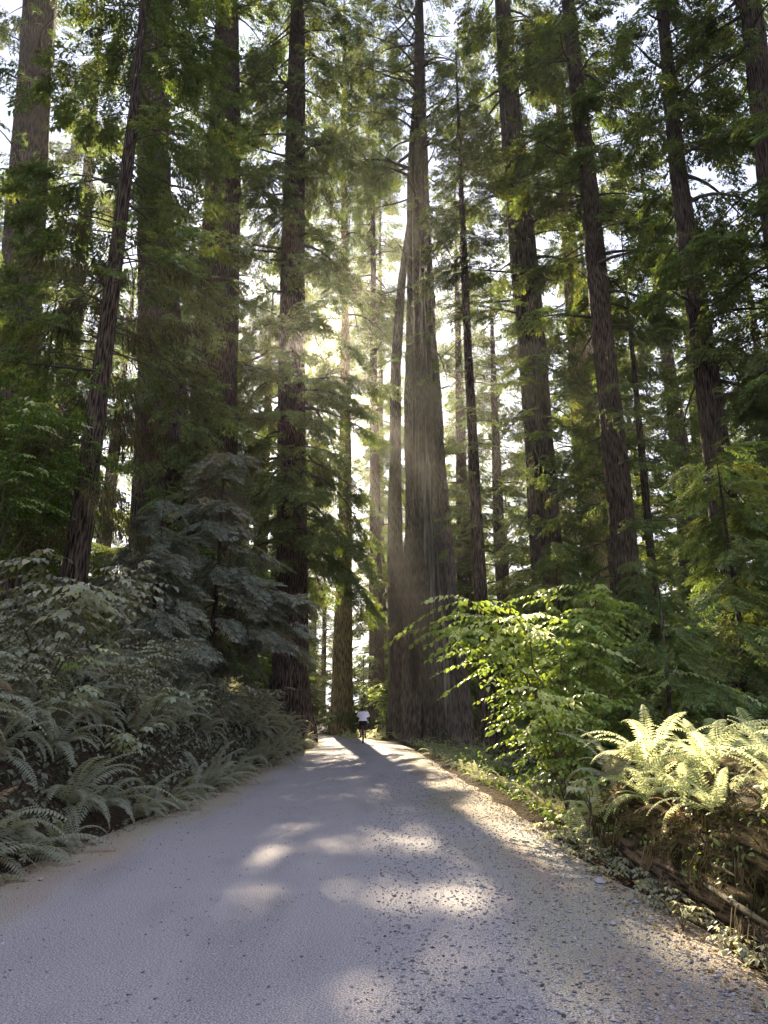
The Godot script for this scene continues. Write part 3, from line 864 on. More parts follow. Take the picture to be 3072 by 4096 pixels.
func make_ferns() -> void:
	rng.seed = 77
	var rows := [[0.3, "lowest row of the left bank"], [1.05, "second row up the left bank"], [1.5, "third row up the left bank"], [2.3, "fourth row up the left bank"], [3.3, "top row of the left bank"]]
	for k in rows.size():
		var z: float = -5.2 - 0.35 * k
		var i := 0
		while z > -35.5 and i < 40:
			var r := road_at(z)
			var x: float = r.x - r.y - rows[k][0] - rng.randf_range(-0.15, 0.25 if k == 0 else 0.6)
			fern("sword_fern", "dusty arching sword fern, %s from the camera, in the %s" % [count_word(i), rows[k][1]], "sword ferns on the left bank", x, z, rng.randf_range(0.8, 1.3), rng.randi_range(12, 17), 0, Vector2(0.75, 0.25))
			z -= rng.randf_range(0.6, 0.9) * (1.0 if z > -13.0 else 1.7)
			i += 1
	# right verge
	var z2 := -12.4
	var j := 0
	while z2 > -33.0:
		var r2 := road_at(z2)
		fern("lady_fern", "low grey-green fern, %s from the camera along the right verge" % count_word(j), "low ferns along the right verge", r2.x + r2.y + rng.randf_range(0.35, 0.95), z2, rng.randf_range(0.42, 0.7), rng.randi_range(8, 11), 0, Vector2(-0.4, 0.3))
		z2 -= rng.randf_range(0.6, 1.05)
		j += 1
	z2 = -12.0
	j = 0
	while z2 > -33.0:
		var r3 := road_at(z2)
		fern("lady_fern", "green fern, %s from the camera in the row behind the right verge" % count_word(j), "ferns behind the right verge", r3.x + r3.y + rng.randf_range(1.3, 2.6), z2, rng.randf_range(0.6, 0.9), rng.randi_range(9, 12), 1, Vector2(-0.3, 0.2))
		z2 -= rng.randf_range(0.75, 1.3)
		j += 1
	# on and behind the fallen log
	var on := [[2.75, -9.2, 0.75, 1.0, 0], [2.95, -8.5, 0.95, 0.85, 1], [3.3, -8.0, 1.0, 0.9, 1], [3.1, -7.2, 1.0, 0.8, 1], [3.7, -7.4, 1.05, 0.8, 1], [3.5, -6.3, 1.05, 0.75, 1], [4.0, -6.6, 0.95, 0.8, 1], [3.9, -8.9, 0.95, 1.0, 1], [4.3, -8.0, 0.9, 0.9, 1], [2.75, -8.1, 0.7, 0.7, 1], [2.85, -7.4, 0.8, 0.65, 1], [2.8, -6.6, 0.75, 0.7, 1], [3.0, -5.8, 0.9, 0.7, 1], [3.3, -5.3, 1.0, 0.75, 1], [2.6, -9.4, 0.35, 0.8, 1]]
	on.sort_custom(func(a, b): return a[1] < b[1])
	for i in on.size():
		var q: Array = on[i]
		fern("sword_fern", "sword fern growing on the fallen log, %s from its broken end" % ORD[i], "sword ferns on the fallen log", q[0], q[1], q[3], 12, q[4], Vector2(-0.6, 0.1), q[2] + 0.05)
	var rusty := [[2.66, -8.8, 0.6], [2.72, -7.2, 0.66]]
	for i in rusty.size():
		var q: Array = rusty[i]
		fern("dead_fern", "withered brown fern hanging down the log's side, %s from its broken end" % ORD[i], "withered ferns on the fallen log", q[0], q[1], 0.42, 7, 2, Vector2(-1.2, 0.3), q[2])
	for i in 12:
		var x := 2.7 + 0.42 * i * fmod(i * 0.618, 1.0) + 0.1 * i
		var z := -10.4 - 0.45 * (i % 5)
		fern("sword_fern", "sunlit sword fern behind the broken end of the log, %s from the road" % ORD[i], "sunlit ferns behind the log", x, z, rng.randf_range(0.8, 1.15), 12, 1)
	# sunlit ferns beyond the bend
	for i in 14:
		var x := -2.3 + 0.25 * i
		var z := -43.8 - 1.1 * (i % 4) - (1.8 if x < -1.2 else 0.0)
		fern("sword_fern", "brightly sunlit fern beyond the cyclist, %s from the mossy trunk" % ORD[i], "sunlit ferns beyond the cyclist", x, z, rng.randf_range(0.7, 1.0), 9, 1)
	for i in 9:
		var x := 1.3 + 0.36 * i
		fern("lady_fern", "small fern at the foot of the giant redwood, %s from its left side" % ORD[i], "small ferns at the giant redwood's foot", x, -38.6 + 0.35 * sin(i * 1.3), 0.55, 8, 0)

func bush(called: String, label: String, group: String, at: Vector3, h: float, reach: float, mat: String, twigs: int, leaf: float, seed_: int, singles: int, lean := Vector3.ZERO, flat := 0.35, lo := 0.25) -> void:
	rng.seed = seed_
	var t := thing(called, label, "shrub", at, group)
	var lm := leaf_mesh(mat, 0.28)
	var stems := clampi(int(reach * 5.0), 4, 10)
	var curves := []
	for i in stems:
		var a := TAU * i / stems + rng.randf_range(-0.4, 0.4)
		var out_ := Vector3(cos(a), 0, sin(a)) * reach * rng.randf_range(0.35, 0.85) + lean
		var hh := h * rng.randf_range(0.7, 1.0)
		var pts := []
		var rad := []
		for k in 7:
			var s := k / 6.0
			pts.append(Vector3(out_.x * pow(s, 1.5), hh * (1.25 * s - 0.25 * s * s), out_.z * pow(s, 1.5)) + Vector3(sin(k * 2.1 + i), 0, cos(k * 1.7 + i)) * 0.03 * h * s)
			rad.append((0.006 + 0.006 * h) * (1.0 - 0.8 * s))
		curves.append(pts)
		var b := MB.new()
		b.tube(pts, rad, 5)
		b.smooth()
		part("stem", b.mesh(mats.stem), t)
	var where := []
	var tints := []
	for i in twigs:
		var c: Array = curves[rng.randi() % stems]
		var s := lerpf(lo, 1.0, pow(rng.randf(), 0.6)) * 6.0
		var k := mini(int(s), 5)
		var p: Vector3 = c[k].lerp(c[k + 1], s - k)
		var az := rng.randf() * TAU
		var L := reach * rng.randf_range(0.2, 0.6)
		var d := Vector3(cos(az), rng.randf_range(-0.15, 0.35), sin(az)).normalized()
		var m := int(L / (leaf * 0.55)) + 2
		var g := rng.randf_range(0.75, 1.25)
		for q in m:
			var u: float = (q + 0.7) / float(m)
			var pos := p + d * L * u + Vector3(0, -0.35 * L * u * u, 0)
			var sg := 1.0 if q % 2 == 0 else -1.0
			var ld := d.rotated(Vector3.UP, sg * rng.randf_range(0.6, 1.2)) if q < m - 1 else d
			ld = (Vector3(ld.x, 0, ld.z).normalized() + Vector3(0, -rng.randf_range(0.0, 0.7), 0)).normalized()
			var up := (Vector3.UP + Vector3(rng.randf_range(-1, 1), 0, rng.randf_range(-1, 1)) * flat).normalized()
			var zz := ld.cross(up).normalized()
			var sz := leaf * rng.randf_range(0.6, 1.2)
			where.append(Transform3D(Basis(ld * sz, zz.cross(ld) * sz, zz * sz * rng.randf_range(0.85, 1.2)), pos))
			var yel := rng.randf() * rng.randf()
			var gg := g * rng.randf_range(0.85, 1.15)
			tints.append(Color(gg * (1.0 + 0.4 * yel), gg, gg * (1.0 - 0.25 * yel)))
	# the leaves nearest the camera are single parts, the rest one mass
	var order := range(where.size())
	var eye := Vector3(0, 1.6, 0) - at
	order.sort_custom(func(a, b): return where[a].origin.distance_squared_to(eye) < where[b].origin.distance_squared_to(eye))
	for i in mini(singles, order.size()):
		part("leaf", lm, t, null, where[order[i]])
	var rw := []
	var rt := []
	for i in range(mini(singles, order.size()), order.size()):
		rw.append(where[order[i]])
		rt.append(tints[order[i]])
	if rw.size():
		scatter("foliage", lm, rw, rt, t)

func make_bushes() -> void:
	var g := func(x: float, z: float) -> Vector3: return Vector3(x, ground_y(x, z) - 0.03, z)
	bush("broadleaf_shrub", "dusty round-leaved shrub with pale green crown on the left bank", "", g.call(-5.3, -11.6), 2.5, 1.35, "leaf_dusty", 190, 0.13, 301, 200, Vector3(0.5, 0, 0.1), 0.35, 0.3)
	bush("broadleaf_bush", "bright backlit broad-leaved bush arching left beside the fallen log", "", g.call(3.3, -13.4), 4.1, 2.1, "leaf_green", 280, 0.125, 302, 220, Vector3(-0.7, 0, 0.2), 0.5, 0.25)
	bush("broadleaf_bush", "lower green bush in front of the bright arching bush", "", g.call(2.9, -12.2), 2.2, 1.2, "leaf_green", 150, 0.11, 303, 120, Vector3(-0.2, 0, 0.2), 0.5, 0.2)
	bush("broadleaf_bush", "shaded bush between the bright bush and the sunlit hemlock", "", g.call(4.8, -13.6), 3.1, 1.7, "leaf_green", 190, 0.10, 304, 100, Vector3.ZERO, 0.5, 0.2)
	bush("vine_maple", "fresh green layered maple at the left edge under the huge trunk", "", g.call(-8.6, -15.5), 6.0, 2.2, "leaf_lush", 420, 0.11, 305, 200, Vector3(0.4, 0, 0), 0.25, 0.35)
	bush("vine_maple", "fresh green maple behind the slender leaning tree's foot", "", g.call(-9.6, -19.0), 7.0, 2.4, "leaf_lush", 420, 0.12, 306, 60, Vector3(0.6, 0, 0), 0.25, 0.3)
	var labels := ["dusty leafy shrub above the nearest ferns at the left edge", "dusty leafy shrub just below the round-leaved shrub", "dusty leafy shrub right of the round-leaved shrub", "dusty leafy shrub halfway along the left bank", "dusty leafy shrub under the small grey hemlock", "dusty leafy shrub beneath the drooping grey hemlock", "dusty leafy shrub near the far end of the left bank", "dusty leafy shrub close to the dark road side redwood"]
	var spots := [[-5.9, -8.4, 1.4, 0.9], [-5.3, -10.2, 1.1, 0.9], [-4.9, -13.6, 1.3, 1.0], [-5.2, -15.4, 1.5, 1.1], [-5.3, -17.6, 1.5, 1.1], [-4.7, -20.4, 1.3, 1.1], [-4.6, -24.0, 1.3, 1.1], [-4.7, -28.5, 1.4, 1.2]]
	for i in spots.size():
		var q: Array = spots[i]
		bush("leafy_shrub", labels[i], "dusty shrubs on the left bank", g.call(q[0], q[1]), q[2], q[3], "leaf_dusty", 90, 0.085, 320 + i, 60 if i < 4 else 0, Vector3(0.3, 0, 0), 0.4, 0.1)
	var l2 := ["pale-leaved sprig hanging over the log's broken end", "pale-leaved sprig at the log's upper side near the right edge", "small leafy plant growing at the verge by the log's end"]
	var s2 := [Vector3(2.35, 0.45, -8.9), Vector3(3.0, 0.75, -6.0), Vector3(2.2, -0.1, -9.6)]
	for i in 3:
		bush("leafy_sprig", l2[i], "", s2[i], 0.42, 0.3, "leaf_pale", 9, 0.085, 340 + i, 60, Vector3(-0.15, 0, 0.1), 0.4, 0.3)
	var l3 := ["pale broad-leaved plant among the nearest ferns at the left edge", "pale broad-leaved plant on the bank above the nearest ferns", "pale heart-leaved plant halfway up the bank below the shrub", "pale broad-leaved plant overhanging the lowest ferns", "pale heart-leaved plant in the ferns mid bank", "pale broad-leaved plant under the small grey hemlock", "yellowish heart-leaved plant high on the left bank"]
	var s3 := [[-4.7, -7.6], [-5.2, -9.0], [-4.9, -11.0], [-4.3, -12.6], [-4.6, -15.0], [-4.7, -18.5], [-5.6, -13.2]]
	for i in 7:
		bush("broadleaf_plant", l3[i], "pale broad-leaved plants on the left bank", g.call(s3[i][0], s3[i][1]), 0.95, 0.55, "leaf_pale" if i < 6 else "leaf_green", 26, 0.12, 346 + i, 90, Vector3(0.25, 0, 0.1), 0.4, 0.3)
	# low green cover between the verge and the log
	rng.seed = 350
	for i in 26:
		var z := -4.2 - 0.24 * i
		var x := road_at(z).x + road_at(z).y + rng.randf_range(-0.02, 0.34)
		bush("ground_ivy", "low grey-green creeping plant at the log's foot, %s from the camera" % ORD[i], "creeping plants at the log's foot", Vector3(x, ground_y(x, z), z), rng.randf_range(0.1, 0.22), 0.24, "leaf_dusty", 12, 0.05, 360 + i, 40, Vector3.ZERO, 0.3, 0.2)
	for i in 10:
		var z := -13.5 - 1.9 * i
		var x := road_at(z).x + road_at(z).y + rng.randf_range(0.9, 2.2)
		bush("leafy_plant", "low leafy plant among the right verge ferns, %s from the camera" % ORD[i], "leafy plants among the right verge ferns", Vector3(x, ground_y(x, z), z), rng.randf_range(0.4, 0.8), 0.5, "leaf_dusty", 34, 0.08, 400 + i, 0, Vector3.ZERO, 0.4, 0.2)
	bush("yellow_shrub", "small golden-leaved shrub beside the mossy trunk beyond the cyclist", "", g.call(-2.0, -54.0), 4.2, 1.3, "leaf_green", 110, 0.16, 421, 0, Vector3(0.3, 0, 0), 0.5, 0.4)
	for i in 9:
		var x := -0.2 + 0.22 * i
		var z := -47.0 - 2.2 * (i % 3)
		bush("leafy_shrub", "sunlit shrub behind the broken grey stem, %s from the pale trunk" % ORD[i], "sunlit shrubs beyond the giant redwood", g.call(x, z), rng.randf_range(1.5, 4.0), 0.9, "leaf_green", 80, 0.14, 430 + i, 0, Vector3.ZERO, 0.5, 0.1)
	# leafy tangle clothing the left bank and the ground right of the verge
	rng.seed = 777
	for sdn in [[-1.0, 26000, "low dusty leafy tangle covering the left bank between the ferns", "leaf_dusty", 0.10], [1.0, 9000, "low leafy ground cover right of the road among the ferns", "leaf_green", 0.09]]:
		var cw := []
		var ct := []
		for i in sdn[1]:
			var z := -4.0 - 34.0 * pow(rng.randf(), 1.25)
			var r := road_at(z)
			var dd := 0.4 + 6.0 * pow(rng.randf(), 1.5)
			if sdn[0] > 0:
				z = -11.0 - 26.0 * pow(rng.randf(), 1.2)
				r = road_at(z)
				dd = 0.35 + 7.0 * pow(rng.randf(), 1.3)
			var x: float = r.x + sdn[0] * (r.y + dd)
			var up := rng.randf() * rng.randf() * (0.4 + 0.6 * smoothstep(0.0, 2.0, dd))
			up *= 0.6 + 0.9 * maxf(0.0, land_noise.get_noise_2d(x * 7.0, z * 7.0 + 30.0) + 0.3)
			var az := rng.randf() * TAU
			var ld := Vector3(cos(az), -rng.randf_range(0.0, 0.8), sin(az)).normalized()
			var zz := ld.cross((Vector3.UP + Vector3(rng.randf_range(-0.6, 0.6), 0, rng.randf_range(-0.6, 0.6))).normalized()).normalized()
			var sz: float = sdn[4] * rng.randf_range(0.5, 1.25)
			cw.append(Transform3D(Basis(ld * sz, zz.cross(ld) * sz, zz * sz), Vector3(x, ground_y(x, z) + 0.02 + up, z)))
			var gg := rng.randf_range(0.55, 1.2)
			ct.append(Color(gg, gg * rng.randf_range(0.9, 1.05), gg * 0.95))
		tag(scatter("undergrowth", leaf_mesh(sdn[3]), cw, ct, self), sdn[2], "undergrowth")
	# dry flower stalk at the lower right corner
	var st := thing("dry_weed", "dry branching weed stalk at the lower right corner by the log", "weed", Vector3(1.98, ground_y(1.98, -4.25), -4.25))
	var base := [Vector3.ZERO, Vector3(0.02, 0.16, 0.02), Vector3(0.0, 0.34, 0.0), Vector3(-0.02, 0.52, 0.02)]
	var b := MB.new()
	b.tube(base, [0.005, 0.0045, 0.004, 0.003], 5)
	b.smooth()
	part("stem", b.mesh(mats.stem), st)
	rng.seed = 9
	for i in 9:
		var s := 0.35 + 0.07 * i
		var f := s * 3.0
		var k := mini(int(f), 2)
		var p: Vector3 = base[k].lerp(base[k + 1], f - k)
		var a := i * 2.4
		var e := p + Vector3(cos(a) * 0.09, 0.06 + rng.randf() * 0.05, sin(a) * 0.09)
		var tb := MB.new()
		tb.tube([p, p.lerp(e, 0.5) + Vector3(0, -0.01, 0), e], [0.0025, 0.002, 0.0015], 4)
		tb.smooth()
		part("stalk", tb.mesh(mats.stem), st)
		part("seed_head", pebble_mesh(50 + i), st, mats.litter, Transform3D(Basis().scaled(Vector3.ONE * 0.022), e))
	for i in 5:
		part("leaf", leaf_mesh("leaf_pale"), st, null, Transform3D(Basis(Vector3.UP, i * 1.9).scaled(Vector3.ONE * 0.07), Vector3(0, 0.05 + 0.06 * i, 0)))

# ------------------------------------------------------------------ the fallen log
func make_log() -> void:
	var t := thing("fallen_log", "huge mossy fallen redwood log lying along the right verge", "log", Vector3(3.62, 0.08, -9.3))
	var b := MB.new()
	var segs := 88
	var rows := 0
	var L := 13.0
	var z := 0.0
	while z <= L:
		var endf := smoothstep(0.0, 0.8, z)
		for j in segs:
			var a := TAU * j / segs - PI / 2.0
			var ca := cos(a)
			var sa := sin(a)
			var ridge := 1.0 - absf(bark_noise.get_noise_3d(ca * 75.0, z * 2.0, sa * 75.0)) * 2.0
			var lump := bark_noise.get_noise_3d(ca * 16.0 + 90.0, z * 5.0, sa * 16.0)
			var crack := bark_noise.get_noise_3d(ca * 45.0 + 20.0, z * 1.5, sa * 45.0)
			var r := 1.08 * (1.0 + 0.10 * lump) + 0.07 * (ridge - 0.6) - 0.16 * smoothstep(0.3, 0.5, crack)
			r *= 0.86 + 0.14 * endf
			# the broken end runs out in splinters
			var zz := z - (1.0 - endf) * 0.9 * maxf(bark_noise.get_noise_3d(ca * 60.0, 7.0, sa * 60.0), -0.2)
			b.v.append(Vector3(ca * r * 1.02, sa * r * 0.98 + 0.02, zz))
			b.uv.append(Vector2(j / float(segs) * 7.0, z * 0.16))
			var k := 1.0 + 0.35 * (ridge - 0.5) + 0.3 * lump
			var moss := smoothstep(-0.25, 0.45, sa + 0.6 * bark_noise.get_noise_3d(ca * 30.0, z * 14.0, sa * 30.0))
			b.col.append(Color(k, k, k).lerp(Color(0.72 * k, 0.74 * k, 0.42 * k), moss * 0.85))
		rows += 1
		z += 0.16
	b.stitch(0, rows, segs, true)
	# close the broken end with a dished, ragged face
	var c := b.v.size()
	b.v.append(Vector3(0.1, 0.0, 0.5))
	b.uv.append(Vector2(0, 0))
	b.col.append(Color(0.5, 0.45, 0.4))
	for j in segs:
		b.idx.append(c); b.idx.append(j); b.idx.append((j + 1) % segs)
	b.smooth()
	if b.n[segs * 20].dot(Vector3(b.v[segs * 20].x, b.v[segs * 20].y, 0)) < 0.0:
		for i in b.n.size(): b.n[i] = -b.n[i]
		b.idx.reverse()
	part("trunk", b.mesh(mats.log_wood), t)
	# hanging roots, dead fronds and moss on the road side
	rng.seed = 620
	var ws := []
	var ts := []
	var wr := []
	var tr := []
	var tufts := []
	for i in 70:
		tufts.append([pow(rng.randf(), 1.6) * 8.0, rng.randf_range(0.15, 1.2), rng.randf_range(0.1, 0.35)])
	for i in 420:
		var tf: Array = tufts[rng.randi() % 70]
		var zz: float = tf[0] + rng.randfn(0.0, tf[2])
		var a: float = PI - tf[1] - rng.randfn(0.0, 0.12)
		var p := Vector3(cos(a) * 1.1, sin(a) * 1.08, zz)
		var s: float = rng.randf_range(0.08, 0.5) * (0.6 + tf[2] * 2.0)
		var d := Vector3(-0.1 + rng.randf_range(-0.2, 0.3), -1.0, rng.randf_range(-0.4, 0.4)).normalized()
		var zc := d.cross(Vector3(-1, 0.2, rng.randf_range(-0.8, 0.8)).normalized()).normalized()
		ws.append(Transform3D(Basis(d * s, zc.cross(d) * s, zc * s * rng.randf_range(0.6, 1.4)), p))
		var g := rng.randf_range(0.35, 1.3)
		ts.append(Color(g, g * rng.randf_range(0.85, 1.05), g * rng.randf_range(0.55, 0.9)))
	for i in 700:
		var zz := rng.randf() * 9.0
		var a := PI - rng.randf_range(0.3, 1.6)
		var d := Vector3(rng.randf_range(-0.8, 0.2), rng.randf_range(-1.0, 0.2), rng.randf_range(-0.8, 0.8)).normalized()
		var zc := d.cross(Vector3(-0.8, 0.6, 0.1)).normalized()
		var s := rng.randf_range(0.12, 0.4)
		wr.append(Transform3D(Basis(d * s, zc.cross(d) * s, zc * s), Vector3(cos(a) * 1.1, sin(a) * 1.08, zz)))
		var g := rng.randf_range(0.5, 1.3)
		tr.append(Color(g, g * 0.95, g * 0.8))
	var iw := []
	var it := []
	for i in 1500:
		var zz := rng.randf() * 9.0
		var a := PI - rng.randf_range(0.2, 1.9) 
		if bark_noise.get_noise_2d(zz * 16.0, a * 20.0) < -0.05: continue
		var ld := Vector3(rng.randf_range(-1, 0.3), rng.randf_range(-1.0, 0.2), rng.randf_range(-1, 1)).normalized()
		var zc := ld.cross(Vector3(-0.7, 0.7, rng.randf_range(-0.5, 0.5))).normalized()
		var s := rng.randf_range(0.025, 0.065)
		iw.append(Transform3D(Basis(ld * s, zc.cross(ld) * s, zc * s), Vector3(cos(a) * 1.13, sin(a) * 1.11, zz)))
		var g := rng.randf_range(0.5, 1.1)
		it.append(Color(g, g, g * 0.9))
	scatter("ivy", leaf_mesh("leaf_green"), iw, it, t)
	scatter("moss", spray["moss"][0], wr, tr, t)
	scatter("dead_roots", tuft_mesh("litter"), ws, ts, t)
	# single splintered planks along the side
	for i in 4:
		var pl := MB.new()
		var len_ := rng.randf_range(0.9, 2.2)
		var y0 := rng.randf_range(-0.55, 0.35)
		var z0 := rng.randf_range(0.5, 5.5)
		var out_ := -sqrt(maxf(0.1, 1.14 - y0 * y0)) - 0.015
		var pts := []
		var rad := []
		for k in 6:
			var s := k / 5.0
			pts.append(Vector3(out_ + 0.03 * sin(s * 3.0 + i), y0 + 0.05 * sin(i * 2.0) * s, z0 + len_ * s))
			rad.append(0.02 * (0.25 + sin(PI * s)))
		pl.tube(pts, rad, 6)
		pl.smooth()
		part("splinter", pl.mesh(mats.stem), t)

# ------------------------------------------------------------------ cyclist
func capsule_field(prims: Array, cell: float, k: float) -> MB:
	# prims: [a, b, ra, rb]; meshed as surface nets
	var lo := Vector3.INF
	var hi := -Vector3.INF
	for p in prims:
		var rr := maxf(p[2], p[3]) + k + cell * 3.0
		lo = lo.min(p[0] - Vector3.ONE * rr).min(p[1] - Vector3.ONE * rr)
		hi = hi.max(p[0] + Vector3.ONE * rr).max(p[1] + Vector3.ONE * rr)
	var dim := Vector3i(((hi - lo) / cell).ceil()) + Vector3i.ONE * 2
	var f := PackedFloat32Array()
	f.resize(dim.x * dim.y * dim.z)
	f.fill(1.0)
	for p in prims:
		var a: Vector3 = p[0]
		var b: Vector3 = p[1]
		var rr := maxf(p[2], p[3]) + k + cell * 2.5
		var l := Vector3i(((a.min(b) - Vector3.ONE * rr - lo) / cell).floor())
		var h := Vector3i(((a.max(b) + Vector3.ONE * rr - lo) / cell).ceil())
		l = l.clamp(Vector3i.ZERO, dim - Vector3i.ONE)
		h = h.clamp(Vector3i.ZERO, dim - Vector3i.ONE)
		var ab := b - a
		var inv := 1.0 / maxf(ab.length_squared(), 1e-9)
		for z in range(l.z, h.z + 1):
			for y in range(l.y, h.y + 1):
				for x in range(l.x, h.x + 1):
					var q := lo + Vector3(x, y, z) * cell
					var t := clampf((q - a).dot(ab) * inv, 0.0, 1.0)
					var d: float = q.distance_to(a + ab * t) - lerpf(p[2], p[3], t)
					var i := (z * dim.y + y) * dim.x + x
					var o := f[i]
					var m := maxf(k - absf(o - d), 0.0) / k
					f[i] = minf(o, d) - m * m * k * 0.25
	var out := MB.new()
	var ids := {}
	var sx := 1
	var sy := dim.x
	var sz := dim.x * dim.y
	for z in dim.z - 1:
		for y in dim.y - 1:
			for x in dim.x - 1:
				var i := (z * dim.y + y) * dim.x + x
				var neg := 0
				var c := [f[i], f[i + sx], f[i + sy], f[i + sx + sy], f[i + sz], f[i + sx + sz], f[i + sy + sz], f[i + sx + sy + sz]]
				for w in c:
					if w < 0.0: neg += 1
				if neg == 0 or neg == 8: continue
				var sum := Vector3.ZERO
				var cnt := 0
				for e in [[0, 1], [2, 3], [4, 5], [6, 7], [0, 2], [1, 3], [4, 6], [5, 7], [0, 4], [1, 5], [2, 6], [3, 7]]:
					var u: float = c[e[0]]
					var w: float = c[e[1]]
					if (u < 0.0) != (w < 0.0):
						var t := u / (u - w)
						var pa := Vector3(e[0] & 1, (e[0] >> 1) & 1, e[0] >> 2)
						var pb := Vector3(e[1] & 1, (e[1] >> 1) & 1, e[1] >> 2)
						sum += pa.lerp(pb, t)
						cnt += 1
				ids[i] = out.v.size()
				out.v.append(lo + (Vector3(x, y, z) + sum / cnt) * cell)
	for i in ids:
		var s0: bool = f[i] < 0.0
		for ax in [[sx, sy, sz], [sy, sz, sx], [sz, sx, sy]]:
			var s1: bool = f[i + ax[0]] < 0.0
			if s0 == s1: continue
			var a: int = i
			var b: int = i - ax[1]
			var c: int = i - ax[1] - ax[2]
			var d: int = i - ax[2]
			if not (ids.has(b) and ids.has(c) and ids.has(d)): continue
			var q := [ids[a], ids[b], ids[c], ids[d]]
			if s0: q = [ids[a], ids[d], ids[c], ids[b]]
			out.idx.append_array(PackedInt32Array([q[0], q[1], q[2], q[0], q[2], q[3]]))
	out.smooth()
	return out

func nets(called: String, prims: Array, cell: float, k: float, mat: String, parent: Node) -> MeshInstance3D:
	return part(called, capsule_field(prims, cell, k).mesh(mats[mat]), parent)

